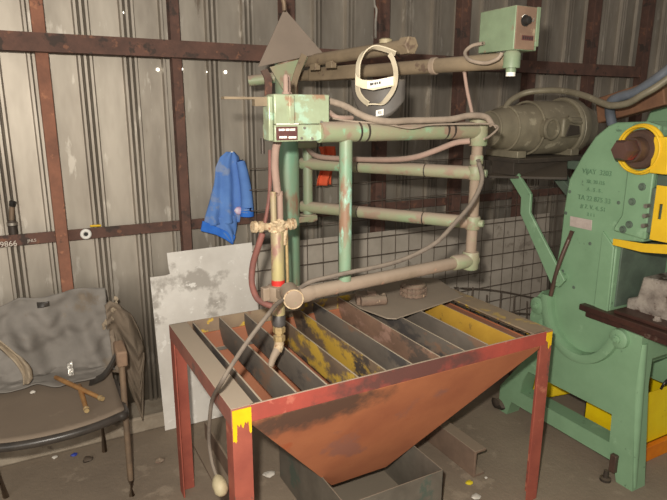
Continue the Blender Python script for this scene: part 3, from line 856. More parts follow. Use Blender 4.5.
bm_ = MB()
bm_.strip([fsp(18, -20, 0.02), fsp(8, -24, 0.03), fsp(-3, -26, 0.035), fsp(-13, -22, 0.035), fsp(-19.5, -13, 0.03), fsp(-20.5, 0, 0.03), fsp(-20, 14, 0.03), fsp(-15, 22, 0.03), fsp(-8, 27, 0.03)], e1 + e3 * 0.7 + e2 * 0.3, 0.022, 0.004).build('headband', 'shield', fs)
MB().strip([fsp(15, -19, 0.05), fsp(19, -13, 0.05), fsp(22, -2, 0.05), fsp(20.5, 10, 0.045), fsp(15, 19, 0.04), fsp(6, 26, 0.03), fsp(-8, 27, 0.03)], e1 + e3 * 0.6, 0.018, 0.004).build('headband', 'shield', fs)
hbz = MB().slab([fsp(-20, -3, 0.052), fsp(-18, 1, 0.054), fsp(-12, 4, 0.056), fsp(0, 5, 0.058), fsp(21, 1, 0.052), fsp(21, 10, 0.052), fsp(0, 14, 0.058), fsp(-12, 12, 0.056), fsp(-20, 9, 0.052)], e3 * -0.003).build('sweatband', 'shield', fs)
lb = MB().slab([fsp(-6, 5.6, 0.061), fsp(20, 2, 0.056), fsp(20, 9, 0.056), fsp(-6, 12.6, 0.061)], e3 * -0.002).build('label', 'white', hbz)
lb['label'] = 'white printed label'
mb = MB()
for i, wv in enumerate((2.0, 1.2, 1.6, 1.2, 1.8)):
    xx = -3 + i * 2.3
    yy = 8.8 - (xx + 6) * 0.138
    mb.slab([fsp(xx, yy - 1.0, 0.0622), fsp(xx + wv, yy - 1.1, 0.062), fsp(xx + wv, yy + 1.1, 0.062), fsp(xx, yy + 1.2, 0.0622)], e3 * -0.001)
mb.build('label_print', 'ink', lb)
vis = [(-27, 4), (26, 2), (27, 22), (22, 33), (14, 41), (-2, 41), (-18, 35), (-27, 24)]


def visf(u, v):
    x = -39 + 61 * u
    top = 3
    bot = 42 - 26 * max(0, abs(x + 5) / 30) ** 2.6
    y = top + (bot - top) * v
    return fsp(x, y, -0.005 - 0.04 * ((x + 8) / 30.0) ** 2)


vo = MB().sheet(visf, 18, 10).build('visor', 'visor', fs, thick=0.003)
MB().slab([fsp(-3, 33, 0.003), fsp(5, 31.5, 0.001), fsp(5, 37.5, 0.001), fsp(-3, 39, 0.003)], e3 * 0.003).build('sticker', 'white', vo)
text('sticker_print', '83', 0.014, fsp(1, 35.2, 0.0005) + e3 * 0.005, e1 * -1 * -1, e2, 'ink', vo)

# ------------------------------------------------------------------ blue jacket on the wall
jk = thing('blue_jacket', (0.92, 2.86, 0.90), 'blue work jacket hanging on a nail on the corrugated wall', 'jacket')


def outline_cloth(rows, y0, amp, fseed, nu=14, sub=5):
    """rows: (z, xl, xr) from top to bottom"""
    R2 = []
    for i in range(len(rows) - 1):
        for k in range(sub):
            q = k / sub
            R2.append(tuple(rows[i][j] + (rows[i + 1][j] - rows[i][j]) * q for j in range(3)))
    R2.append(rows[-1])
    nv = len(R2) - 1

    def f(u, v):
        i = min(int(round(v * nv)), nv)
        z, a, b = R2[i]
        x = a + (b - a) * u
        bulge = math.sin(math.pi * u) * 0.022
        fold = amp * math.sin(u * 15 + 2.2 * math.sin(v * 3.5 + fseed)) * (0.4 + v)
        return (x, y0 - bulge - fold + 0.012 * noise.noise(Vector((x * 9, z * 9, fseed))), z + 0.01 * noise.noise(Vector((x * 5, fseed, 1))))
    return MB().sheet(f, nu * 2, nv)


rows = [(1.385, 0.935, 0.975), (1.36, 0.90, 1.000), (1.31, 0.872, 1.010), (1.22, 0.860, 1.012), (1.13, 0.835, 1.005), (1.06, 0.81, 0.995), (1.02, 0.800, 0.99)]
outline_cloth(rows, 2.86, 0.008, 1.0).build('body', 'blue', jk, thick=0.004)
cu = [(0.793, 2.845, 1.046), (0.863, 2.840, 1.009), (0.931, 2.840, 0.971), (0.962, 2.840, 0.952), (0.944, 2.840, 0.906), (0.908, 2.840, 0.936), (0.856, 2.840, 0.968), (0.780, 2.845, 0.995)]
MB().slab(cu, (0, 0.012, 0)).build('waistband', 'bluecuff', jk, bevel=0.003)
rows2 = [(1.06, 0.83, 0.985), (1.0, 0.86, 0.975), (0.955, 0.895, 0.965), (0.918, 0.935, 0.95)]
outline_cloth(rows2, 2.862, 0.006, 2.0, 10).build('tail', 'blue', jk, thick=0.004)
MB().tube([(0.992, 2.820, 1.346), (1.002, 2.810, 1.286), (1.015, 2.810, 1.194), (1.018, 2.810, 1.121), (1.016, 2.810, 1.079)], lambda q: 0.022 + 0.014 * q, 14).build('sleeve', 'blue', jk)
MB().tube([(1.017, 2.810, 1.105), (1.016, 2.810, 1.058)], 0.036, 14, 3).build('cuff', 'bluecuff', jk)
MB().blob((0.972, 2.815, 1.090), 0.02, 0.012, 0.022, 0.3, 6, 2, 4).build('lining', 'floral', jk)['label'] = 'pink and white patterned lining'
MB().cyl((0.989, 2.940, 1.378), (0.954, 2.835, 1.386), 0.003, n=8).build('nail', 'steelbright', jk)

# ------------------------------------------------------------------ small things on the girt
jr = thing('screwdriver_can', (-0.057, 2.890, 1.041), 'small steel can with a screwdriver standing on the lower rail at far left', 'tool can')
p = Vector((-0.05, 2.905, 1.0105))
MB().lathe(p + Vector((0, 0, 0.042)), (0, 0, 1), [(0, 0.020), (0.036, 0.020), (0.038, 0.022), (0.05, 0.022), (0.052, 0.020), (0.062, 0.017)], 18).build('can', 'darksteel', jr)
MB().lathe(p + Vector((0, 0, 0.082)), (0, 0, 1), [(0, 0.0225), (0.012, 0.0225)], 18).build('bright_rim', 'steelbright', jr)
MB().cyl(p + Vector((0, 0, 0.0)), p + Vector((0, 0, 0.043)), 0.016, n=14).build('stem', 'darksteel', jr)
MB().cyl(p + Vector((0, 0, 0.10)), p + Vector((0.008, 0, 0.165)), 0.011, n=12).build('shank', 'chairleg', jr)
MB().lathe(p + Vector((0.008, 0, 0.162)), (0.25, 0, 1), [(0, 0.010), (0.004, 0.013), (0.024, 0.015), (0.028, 0.011)], 8).build('grip', 'blackgrip', jr)
c = Vector((0.245, 2.876, 1.027))
rl = MB().torus(c, (0, 1, 0), 0.017, 0.0085, 26, 10).build('white_reel', 'spool', loc=c)
tag(rl, 'small white ring-shaped reel hanging on the lower wall rail beside the orange post', 'reel')
MB().cyl(c + Vector((0, 0.006, 0)), c + Vector((0, -0.006, 0)), 0.009, n=14).build('hub', 'blackgrip', rl)
o = MB().cyl((0.269, 2.905, 1.058), (0.317, 2.905, 1.056), 0.0055, n=10).build('yellow_crayon', 'yellow')
tag(o, 'yellow crayon stub lying on the lower wall rail above the white reel', 'crayon')
text('chalk_writing', '9866', 0.034, (-0.074, 2.879, 1.013), (1, 0, 0), (0, 0, 1), 'chalk', None, 0.0004)
text('chalk_writing', 'JNLS', 0.018, (0.019, 2.879, 1.019), (1, 0, 0), (0, 0, 1), 'chalk', None, 0.0004)
for o in COL.objects:
    if o.name == 'chalk_writing':
        tag(o, 'faint white chalk number on the lower wall rail under the can', 'chalk writing')
    if o.name == 'chalk_writing.001':
        tag(o, 'small white chalk word on the lower wall rail left of the orange post', 'chalk writing')
mb = MB().sheet(lambda u, v: Vector((1.408, 2.700, 1.391)) + Vector((-0.045 + 0.09 * u + 0.012 * math.sin(v * 5), -0.028 - 0.016 * math.sin(u * 9 + v * 3), -0.20 * v + 0.02)), 14, 14)
o = mb.build('orange_rag', 'orangered', thick=0.004)
tag(o, 'orange red rag hanging on the wire mesh behind the cutter\'s column', 'rag')

# ------------------------------------------------------------------ chair with dirty clothes
ch = thing('chair', (0.0, 2.42, 0), 'dust covered tub chair with metal legs standing against the left wall', 'chair')


def seatf(u, v):
    x = -0.31 + 0.575 * u
    fy = 2.165 + 0.10 * abs((u - 0.55) / 0.55) ** 2.2
    y = fy + (2.66 - fy) * v
    z = 0.43 - 0.012 * math.sin(math.pi * v) + 0.025 * v + 0.03 * abs(2 * u - 1) ** 4 * v
    return (x, y, z)


MB().sheet(seatf, 22, 16).build('seat', 'seat', ch, thick=0.018)
rim = [seatf(u, 0.0) for u in (0.0, 0.1, 0.25, 0.4, 0.55, 0.7, 0.85, 0.95, 1.0)] + [seatf(1.0, 0.25), seatf(1.0, 0.6)]
MB().tube([Vector(p) + Vector((0, 0, -0.014)) for p in rim], 0.017, 12, 6).build('seat_rim', 'seatrim', ch)


def backf(u, v):
    x = -0.30 + 0.60 * u
    z = 0.44 + 0.34 * v
    y = 2.665 + 0.05 * v - 0.09 * abs(2 * u - 1) ** 3 * (1 - 0.5 * v)
    z -= 0.05 * abs(2 * u - 1) ** 3 * v
    return (x, y, z)


MB().sheet(backf, 20, 12).build('backrest', 'seat', ch, thick=0.012)
MB().tube([(0.272, 2.29, 0.0), (0.276, 2.30, 0.3), (0.282, 2.315, 0.60)], 0.0125, 12, 4).build('leg', 'chairleg', ch)
MB().tube([(-0.198, 2.531, -0.000), (-0.235, 2.42, 0.42)], 0.0125, 12, 0).build('leg', 'chairleg', ch)
MB().tube([(0.215, 2.69, 0.0), (0.215, 2.63, 0.44)], 0.0125, 12, 0).build('leg', 'chairleg', ch)
MB().tube([(-0.26, 2.69, 0.0), (-0.26, 2.63, 0.44)], 0.0125, 12, 0).build('leg', 'chairleg', ch)
MB().tube([(0.274, 2.30, 0.38), (0.23, 2.45, 0.40), (0.21, 2.63, 0.42)], 0.010, 10, 4).build('side_rail', 'chairleg', ch)
MB().obox((0.284, 2.345, 0.625), (0.02, 1, 0.12), (1, 0, 0), 0.055, 0.021, 0.035).build('armrest', 'armpad', ch, bevel=0.008)
MB().strip([(0.27, 2.33, 0.64), (0.25, 2.40, 0.56), (0.22, 2.46, 0.49), (0.17, 2.50, 0.452)], (0.2, 1, 0.4), 0.035, 0.008).build('arm_strap', 'seatrim', ch)
MB().blob((-0.06, 2.60, 0.33), 0.07, 0.06, 0.11, 0.2, 5, 2, 2).build('seat_boss', 'seat', ch)

ja = thing('grey_jacket', (0.05, 2.62, 0.46), 'dirty grey jacket draped over the back of the dusty chair', 'jacket')


ZTOP = [(-0.34, 0.745), (-0.20, 0.765), (-0.06, 0.806), (0.02, 0.803), (0.12, 0.812), (0.29, 0.815), (0.325, 0.76), (0.34, 0.73), (0.38, 0.69), (0.405, 0.62), (0.43, 0.52)]


def ztop(x):
    for (xa, zq), (xb, zw) in zip(ZTOP, ZTOP[1:]):
        if xa <= x <= xb:
            return zq + (zw - zq) * (x - xa) / (xb - xa)
    return ZTOP[-1][1]


def folds(x, v):
    f = 0.024 * math.sin(x * 27 + 3.0 * math.sin(v * 3.0)) + 0.015 * math.sin(x * 55 - v * 7 + 1.0)
    f *= math.sin(math.pi * min(v * 0.9 + 0.10, 1))
    f += 0.010 * math.sin(v * 21 + x * 14) * max(0.0, v - 0.35)
    n1 = 0.034 * noise.noise(Vector((x * 7, v * 4, 0.3))) + 0.016 * noise.noise(Vector((x * 18, v * 11, 2.0)))
    return f, n1


def drape(u, v):
    x = -0.34 + 0.62 * u
    zt = ztop(x)
    v2 = v / 0.75
    curl = 0.09 * (abs(x) / 0.4) ** 3
    if v < 0.75:
        z = zt + (0.475 - zt) * v2
        y = 2.70 - 0.075 * v2 ** 1.5 - curl * 0.6
    else:
        q = (v - 0.75) / 0.25
        z = 0.475 - 0.012 * q
        y = 2.625 - (0.09 + 0.03 * math.sin(x * 17) + 0.015 * math.sin(x * 41)) * q - curl * 0.6
    fo, n1 = folds(x, v)
    if v > 0.75:
        fo *= 0.5
    return (x, y - 0.03 - fo - n1, z + 0.010 + (0.3 * abs(n1) + 0.25 * abs(fo)) * (1 if v > 0.7 else 0))


MB().sheet(drape, 90, 50).build('body', 'cloth', ja, thick=0.004)


def drape_side(u, v):
    x = 0.27 + 0.155 * u
    zt = ztop(x) - (0.06 if x < 0.33 else 0.0) * (0.33 - x) / 0.06
    if x < 0.31:
        zb = 0.47
    elif x < 0.395:
        zb = 0.47 - 0.34 * (x - 0.31) / 0.085
    else:
        zb = 0.13 + 0.30 * (x - 0.395) / 0.03
    z = zt + (zb - zt) * v
    fo, n1 = folds(x, v)
    return (x, 2.615 - 0.7 * fo - n1 + 0.10 * max(0, u - 0.6) + 0.02 * v, z)


MB().sheet(drape_side, 30, 40).build('torn_side', 'cloth2', ja, thick=0.005)['label'] = 'brown dusty torn side of the jacket'
cl = (0.067, 2.630, 0.823)
MB().sheet(lambda u, v: Vector(drape(0.56 + 0.075 * u, 0.04 + 0.05 * v)) + Vector((0, -0.006, 0)), 8, 5).build('collar_tag', 'seatrim', ja, thick=0.003)
q = random.Random(3)
mb = MB()
for k in range(9):
    t = k / 8
    p = Vector((0.325 - 0.065 * t, 2.615 - 0.015 * t, 0.775 - 0.12 * t))
    mb.blob(p + Vector((q.uniform(-.012, .012), 0, q.uniform(-.012, .012))), q.uniform(.005, .013), 0.006, q.uniform(.005, .016), 0.9, 9, 2, k)
mb.build('frayed_lining', 'rag', ja)['label'] = 'cream frayed lining at the torn edge'

# clutter on the chair
def seatz(x, y):
    return 0.462


for (a, b, lab) in (((0.040, 2.543, 0.492), (0.196, 2.284, 0.472), 'longer brass nozzle tube lying across the other on the chair seat'), ((0.124, 2.451, 0.476), (0.131, 2.245, 0.456), 'shorter brass nozzle tube under the longer one on the chair seat')):
    a, b = Vector(a), Vector(b)
    d = (b - a).normalized()
    L = (b - a).length
    nz_ = thing('brass_nozzle', a, lab, 'nozzle', 'brass nozzles on the chair')
    MB().lathe(a, d, [(0, 0.006), (0.006, 0.009), (L * 0.2, 0.010), (L * 0.55, 0.0095), (L - 0.02, 0.0085)], 14).build('tube', 'brassbright', nz_)
    MB().lathe(a + d * (L - 0.022), d, [(0, 0.0105), (0.008, 0.0115), (0.009, 0.008), (0.014, 0.0105), (0.022, 0.0095)], 10).build('tip', 'brass', nz_)
o = MB().sheet(lambda u, v: Vector((0.105, 2.527, 0.470)) + Vector((-0.014 + 0.024 * u, 0.01 + 0.028 * v, 0.006 + 0.062 * v + 0.008 * noise.noise(Vector((u * 4, v * 6, 1))))), 8, 14).build('foil_strip', 'foil', thick=0.002)
tag(o, 'crumpled shiny foil strip standing behind the brass nozzles on the chair', 'foil')
rp = [Vector((-0.160, 2.555, 0.699)), Vector((-0.111, 2.550, 0.634)), Vector((-0.080, 2.535, 0.594)), Vector((-0.060, 2.510, 0.551)), Vector((-0.061, 2.490, 0.511))]
rp = catmull(rp, 6)
o = MB().sheet(lambda u, v: rp[int(round(v * (len(rp) - 1)))] + Vector((1, -0.3, 0.7)).normalized() * (u - 0.5) * (0.022 + 0.026 * v) + Vector((0, -0.012 * math.sin(u * 7 + v * 4), 0)), 8, len(rp) - 1).build('cream_rag', 'rag', thick=0.005)
tag(o, 'twisted cream rag lying on the left of the chair', 'rag')
o = MB().blob((-0.156, 2.645, 0.470), 0.045, 0.04, 0.03, 0.7, 8, 3, 5).build('crumpled_bag', 'torchend', subsurf=0)
tag(o, 'crumpled dark plastic scrap at the left edge of the chair seat', 'plastic scrap')
o = MB().blob((-0.048, 2.512, 0.458), 0.011, 0.008, 0.006, 0.5, 7, 2, 8).build('paper_scrap', 'paper')
tag(o, 'tiny white scrap on the chair seat left of the nozzles', 'scrap')

# ------------------------------------------------------------------ punch press
pr = thing('punch_press', (2.38, 1.62, 0), 'mint green cast iron punch press with yellow guards at the right', 'punch press')
PXs = 2.20
body = [(1.353, 0.57), (1.353, 0.695), (1.53, 0.70), (1.53, 1.02), (1.555, 1.06), (1.415, 1.075), (1.42, 1.53), (1.452, 1.555), (1.60, 1.548), (1.635, 1.535), (1.694, 1.487), (1.752, 1.398), (1.808, 1.290), (1.82, 1.147), (1.822, 0.99), (1.841, 0.808), (1.862, 0.725), (1.905, 0.66), (1.915, 0.60), (1.91, 0.48), (1.45, 0.48), (1.44, 0.57)]
MB().prism(body, 'X', PXs, 2.62).build('frame', 'press', pr, bevel=0.008)
for xa, xb in ((2.172, 2.26), (2.66, 2.72)):
    mb = MB()
    # leg plate built as a band around the window

    def quad(pts):
        MBs = mb.prism(pts, 'X', xa, xb)
    quad([(1.298, 0.0), (1.375, 0.0), (1.40, 0.085), (1.43, 0.165), (1.435, 0.30), (1.345, 0.46)])
    quad([(1.40, 0.085), (2.01, 0.085), (1.955, 0.165), (1.43, 0.165)])
    quad([(2.01, 0.085), (2.035, 0.0), (2.098, 0.0), (2.098, 0.14), (1.952, 0.345), (1.915, 0.30), (1.945, 0.235), (1.955, 0.165)])
    quad([(1.435, 0.30), (1.915, 0.30), (1.952, 0.345), (1.915, 0.46), (1.345, 0.46)])
    # saddle above the window: two horns with a deep round seat for the body
    sad = [(1.345, 0.46), (1.915, 0.46), (1.935, 0.60), (1.915, 0.69), (1.875, 0.742), (1.822, 0.735)]
    for k in range(17):
        an = R(-155.0 * k / 16)
        sad.append((1.645 + 0.175 * math.cos(an), 0.73 + 0.215 * math.sin(an)))
    sad += [(1.465, 0.685), (1.43, 0.698), (1.345, 0.695)]
    quad(sad)
    mb.build('leg_frame', 'press', pr)
MB().box(2.255, 2.665, 1.80, 1.90, 0.36, 0.46).build('cross_tie', 'press', pr, bevel=0.004)
# front edge rounding and foot
MB().cyl((2.194, 1.318, 0.01), (2.194, 1.358, 0.66), 0.022, n=16).build('front_bead', 'press', pr)
MB().lathe((2.140, 1.405, 0.0), (0, 0, 1), [(0, 0.024), (0.012, 0.024), (0.016, 0.012), (0.05, 0.010)], 16).build('foot_pad', 'darksteel', pr)
MB().box(2.150, 2.1725, 1.375, 1.405, 0.045, 0.13).build('foot_lug', 'shaft', pr, bevel=0.004)
MB().blob((2.175, 2.10, 0.03), 0.03, 0.05, 0.032, 0.3, 5, 2, 2).build('foot_lug', 'darksteel', pr)
# raised front guide housing and seam
gh = [(1.40, 1.09), (1.545, 1.10), (1.545, 1.115), (1.515, 1.175), (1.515, 1.545), (1.455, 1.555), (1.40, 1.54)]
MB().prism(gh, 'X', 2.186, 2.21).build('guide_housing', 'press', pr, bevel=0.006)
for y, z in ((1.475, 1.235), (1.475, 1.14), (1.44, 1.30), (1.50, 1.115)):
    MB().lathe((2.187, y, z), (-1, 0, 0), [(0, 0.016), (0.004, 0.016), (0.005, 0.010), (0.012, 0.009)], 12).build('bolt', 'pressdark', pr)
for y, z in ((1.795, 1.235), (1.805, 1.135), (1.545, 1.22), (1.79, 0.86), (1.72, 0.80), (1.54, 0.86), (1.66, 1.02)):
    MB().lathe((2.2005, y, z), (-1, 0, 0), [(0, 0.008), (0.002, 0.008), (0.003, 0.005)], 10).build('rivet', 'pressdark', pr)
# raised strip on the body near the throat
MB().prism([(1.60, 0.745), (1.53, 0.74), (1.535, 1.03), (1.60, 1.09)], 'X', 2.19, 2.205).build('throat_strip', 'press', pr, bevel=0.004)
# added dark sheet: shade of the throat's back wall put into colour
MB().box(2.23, 2.56, 1.522, 1.532, 0.76, 1.03).build('throat_shade', 'pressdark', pr, bevel=0.002)
# bearing crescent
mb = MB()
rings = []
cc = (1.645, 0.73)
for i in range(25):
    a = R(185 - 25 - i * 6.2) if False else R(2) - R(160) * i / 24
    r = 0.185
    y, z = cc[0] + 0.198 * math.cos(a), cc[1] + 0.238 * math.sin(a)
    e = Vector((0, math.cos(a), math.sin(a)))
    w = 0.024
    rings.append([mb.bm.verts.new(Vector((xq, y, z)) + e * k) for xq, k in ((2.175, -w), (2.175, w), (2.152, w * 0.8), (2.146, 0.0), (2.152, -w * 0.8))])
mb.skin(rings)
mb.build('bearing_crescent', 'press', pr)
for y, z in ((1.882, 0.668), (1.440, 0.655)):
    o = MB().lathe((2.176, y, z), (-1, 0, 0), [(0, 0.044), (0.022, 0.042), (0.028, 0.032)], 20).build('trunnion_boss', 'press', pr)
    MB().lathe((2.149, y, z), (-1, 0, 0), [(0, 0.018), (0.008, 0.018), (0.010, 0.011), (0.016, 0.009)], 8).build('bolt', 'press', o)
MB().strip([(2.168, 1.86, 0.60), (2.160, 1.84, 0.54), (2.168, 1.815, 0.49)], (0, 1, 0.3), 0.02, 0.012).build('trunnion_tail', 'press', pr)
# nameplate, lettering
MB().slab([(2.1985, 1.776, 1.126), (2.1985, 1.660, 1.126), (2.1985, 1.658, 1.080), (2.1985, 1.774, 1.080)], (-0.003, 0, 0)).build('name_plate', 'name', pr, bevel=0.001)
for s_, sz, y, z in (('VIJAY  3203', 0.030, 1.665, 1.335), ('SR. 20 /15', 0.022, 1.665, 1.292), ('A . S . S .', 0.022, 1.665, 1.258), ('TA 22 875 33', 0.030, 1.665, 1.218), ('# 7. V. 4. 51', 0.026, 1.665, 1.180), ('2 1 1', 0.02, 1.67, 1.148)):
    text('cast_lettering', s_, sz, (2.1985, y, z), (0, -1, 0), (0, 0, 1), 'pressletter', pr, 0.0025)
# lever arm, rod
mb = MB()
lp = [(2.135, 1.275), (2.12, 1.30), (2.075, 1.298), (1.978, 1.205), (1.975, 1.115), (1.735, 0.835), (1.765, 0.795), (1.81, 0.80), (2.034, 1.10), (2.038, 1.18)]
mb.prism(lp, 'X', 2.150, 2.166)
mb.build('lever', 'press', pr, bevel=0.003)
MB().cyl((2.145, 1.775, 0.835), (2.205, 1.775, 0.835), 0.018, n=14).build('lever_pivot', 'press', pr)
MB().tube([(2.19, 1.752, 1.062), (2.15, 1.775, 0.90), (2.145, 1.80, 0.745)], 0.010, 10, 4).build('adjusting_rod', 'shaft', pr)
# shaft with collar, yellow ring guard
sc = Vector((2.2, 1.458, 1.447))
sh = MB().lathe(sc + Vector((0.01, 0, 0)), (-1, 0, 0), [(0, 0.078), (0.045, 0.078), (0.055, 0.070), (0.056, 0.05), (0.10, 0.047)], 30).build('shaft', 'shaft', pr)
MB().lathe(sc + Vector((-0.088, 0, 0)), (-1, 0, 0), [(0, 0.040), (0.004, 0.043), (0.062, 0.043), (0.074, 0.034)], 6).build('hex_end', 'shaftred', sh)
rg = MB().torus(sc + Vector((-0.025, 0, 0)), (1, 0, 0), 0.092, 0.009, 36, 10).build('ring_guard', 'yellow', pr)
MB().torus(sc + Vector((-0.045, 0.0, 0)), (1, 0, 0), 0.090, 0.005, 36, 8).build('ring_wire', 'yellow', rg)
mb = MB()
for k in range(7):
    mb.cyl((2.17, 1.395, 1.37 + k * 0.018), (2.17, 1.360, 1.38 + k * 0.018), 0.012, n=10)
mb.box(2.155, 2.185, 1.33, 1.40, 1.36, 1.50)
mb.build('guard_hinge', 'yellow', pr, bevel=0.004)
# slide and ram in front
MB().box(2.24, 2.52, 1.30, 1.42, 1.12, 1.50).build('slide', 'pressdark', pr, bevel=0.006)
MB().box(2.19, 2.23, 1.385, 1.42, 1.12, 1.30).build('gib_strip', 'pressdark', pr, bevel=0.003)
for z in (1.15, 1.19, 1.23):
    MB().cyl((2.185, 1.40, z), (2.16, 1.40, z), 0.009, n=8).build('gib_bolt', 'steelbright', pr)
# yellow ram guard: lip round the throat and plate with a slot
mb = MB()
mb.slab([(2.178, 1.535, 1.042), (2.178, 1.40, 1.040), (2.178, 1.25, 1.062), (2.178, 1.25, 1.10), (2.178, 1.40, 1.076), (2.178, 1.535, 1.070)], (0.006, 0, 0))
mb.box(2.178, 2.56, 1.245, 1.251, 1.07, 1.11)
mb.build('ram_guard_lip', 'yellow', pr, bevel=0.001)
mb = MB()
xg = 2.172
for (ya, yb, z_a, z_b) in ((1.372, 1.352, 1.10, 1.315), (1.352, 1.338, 1.10, 1.185), (1.352, 1.338, 1.245, 1.315), (1.338, 1.24, 1.10, 1.315)):
    mb.box(xg, xg + 0.006, yb, ya, z_a, z_b)
mb.box(xg, 2.56, 1.236, 1.242, 1.10, 1.315)
mb.build('ram_guard', 'yellow', pr)
# bed
bd = MB().box(2.165, 2.60, 1.18, 1.655, 0.718, 0.745).build('bed_plate', 'bed', pr, bevel=0.003)
MB().box(2.18, 2.60, 1.20, 1.63, 0.690, 0.718).build('bed_rim', 'bed', bd, bevel=0.003)
# flywheel and motor bracket
fw = MB().lathe((2.70, 1.478, 1.447), (1, 0, 0), [(0, 0.30), (0.0, 0.335), (0.008, 0.345), (0.082, 0.345), (0.09, 0.335), (0.09, 0.30)], 48).build('flywheel', 'press', pr)
MB().cyl((2.55, 1.478, 1.447), (2.82, 1.478, 1.447), 0.045, n=20).build('crankshaft', 'shaft', pr)
MB().box(2.12, 2.66, 2.04, 2.34, 1.345, 1.365).build('motor_shelf', 'motordark', pr, bevel=0.002)
MB().slab([(2.060, 2.185, 1.264), (2.279, 1.882, 1.275), (2.462, 2.043, 1.329), (2.310, 2.319, 1.307)], (0, 0, 0.012)).build('shelf_brace', 'motordark', pr, bevel=0.002)
MB().box(2.12, 2.50, 2.07, 2.22, 1.285, 1.35).build('shelf_web', 'motordark', pr, bevel=0.002)
MB().obox((2.42, 1.95, 1.19), (0, 0.62, 0.5), (1, 0, 0), 0.17, 0.03, 0.022).build('shelf_strut', 'pressdark', pr, bevel=0.004)
MB().box(2.50, 2.56, 1.78, 2.10, 1.30, 1.345).build('shelf_bracket', 'pressdark', pr, bevel=0.004)

# die block, strips on the bed
o = MB().prism([(1.50, 0.7455), (1.50, 0.80), (1.455, 0.82), (1.44, 0.915), (1.30, 0.92), (1.18, 0.90), (1.16, 0.7455)], 'X', 2.27, 2.52).build('die_block', 'die', bevel=0.008)
tag(o, 'scuffed bright steel die block sitting on the press bed', 'die block')
for k, (x0, x1, y0, y1, z1, lab) in enumerate(((2.19, 2.27, 1.20, 1.50, 0.762, 'dark clamp strip lying on the near side of the press bed'),)):
    o = MB().box(x0, x1, y0, y1, 0.7455, z1).build('clamp_strip', 'bed', bevel=0.004)
    tag(o, lab, 'clamp strip')
    MB().lathe((2.23, 1.33, 0.7615), (0, 0, 1), [(0, 0.018), (0.004, 0.018), (0.0045, 0.013), (0.02, 0.012)], 6).build('clamp_bolt', 'die', o)

# ------------------------------------------------------------------ motor behind the press
mo = thing('electric_motor', (2.42, 2.19, 1.366), 'olive grey electric motor lying on the shelf behind the green press', 'electric motor')
mzc = 1.506
MB().lathe((2.055, 2.19, mzc), (1, 0, 0), [(0, 0.05), (0.004, 0.080), (0.05, 0.098), (0.10, 0.104), (0.11, 0.110), (0.25, 0.118), (0.28, 0.134), (0.51, 0.137), (0.52, 0.126)], 32).build('casing', 'motor', mo)
MB().lathe((2.57, 2.19, mzc), (1, 0, 0), [(0, 0.138), (0.01, 0.150), (0.05, 0.150), (0.07, 0.135), (0.15, 0.11), (0.16, 0.03)], 32).build('end_bell', 'motor', mo)
c = Vector((2.325, 2.044, mzc + 0.0))
o = MB().lathe(c, (0, -1, 0), [(-0.04, 0.05), (0.0, 0.05), (0.006, 0.044)], 26).build('terminal_cover', 'motor', mo)
MB().torus(c + Vector((0, -0.004, 0)), (0, 1, 0), 0.046, 0.0095, 26, 8).build('cover_rim', 'motor', o)
tb = MB().box(2.41, 2.55, 2.042, 2.09, mzc - 0.045, mzc + 0.055).build('terminal_box', 'motor', mo, bevel=0.012)
MB().prism([(2.425, mzc - 0.04), (2.53, mzc - 0.03), (2.52, mzc + 0.012), (2.45, mzc + 0.02)], 'Y', 2.036, 2.0425).build('opening_shade', 'motordark', tb, bevel=0.003)  # raised dark plate painting the shade inside a hollow
MB().tube([(2.42, 2.036, mzc + 0.06), (2.46, 2.028, mzc + 0.035), (2.52, 2.03, mzc + 0.03)], 0.010, 8).build('cable_gland', 'motor', tb)
MB().torus((2.56, 2.19, mzc), (1, 0, 0), 0.144, 0.012, 36, 8).build('flange_ring', 'motor', mo)
for x in (2.06, 2.155, 2.30):
    MB().torus((x, 2.19, mzc), (1, 0, 0), 0.082 if x < 2.1 else (0.108 if x < 2.2 else 0.131), 0.006, 36, 8).build('casing_rib', 'motor', mo)
for x in (2.18, 2.56):
    MB().box(x - 0.03, x + 0.03, 2.08, 2.30, 1.366, 1.40).build('motor_foot', 'motor', mo, bevel=0.004)
MB().cyl((2.72, 2.19, mzc), (2.80, 2.19, mzc), 0.05, n=20).build('pulley', 'motordark', mo)

ga, gb = Vector((2.505, 1.895, 1.597)), Vector((2.489, 1.597, 1.674))
o = MB().obox((ga + gb) / 2, gb - ga, (0, 0, 1), (gb - ga).length / 2 + 0.02, 0.06, 0.03).build('belt_guard', 'guard', bevel=0.006)
tag(o, 'rusty orange sloping belt guard between the motor and the press flywheel', 'belt guard')

hose('motor_hose', [(2.130, 2.178, 1.586), (2.174, 2.180, 1.639), (2.244, 2.153, 1.678), (2.299, 2.079, 1.689), (2.317, 1.975, 1.684), (2.293, 1.840, 1.659), (2.267, 1.728, 1.627), (2.253, 1.663, 1.616), (2.254, 1.595, 1.626), (2.251, 1.535, 1.657), (2.265, 1.489, 1.687), (2.294, 1.419, 1.749)], 0.0145, 'motor', 'grey hose arching over the olive motor')
hose('blue_conduit', [(2.504, 1.518, 1.840), (2.410, 1.546, 1.756), (2.390, 1.592, 1.713), (2.383, 1.655, 1.673), (2.376, 1.724, 1.654), (2.375, 1.765, 1.632), (2.402, 1.785, 1.589), (2.422, 1.782, 1.535)], 0.022, 'hoseblue', 'thick blue grey conduit curving down behind the motor hose at far right', 'conduit')
hose('blue_pipe', [(2.485, 1.848, 1.643), (2.503, 1.850, 1.597), (2.499, 1.834, 1.533), (2.494, 1.823, 1.482)], 0.011, 'bluecap', 'short bright blue pipe beside the motor end', 'pipe')

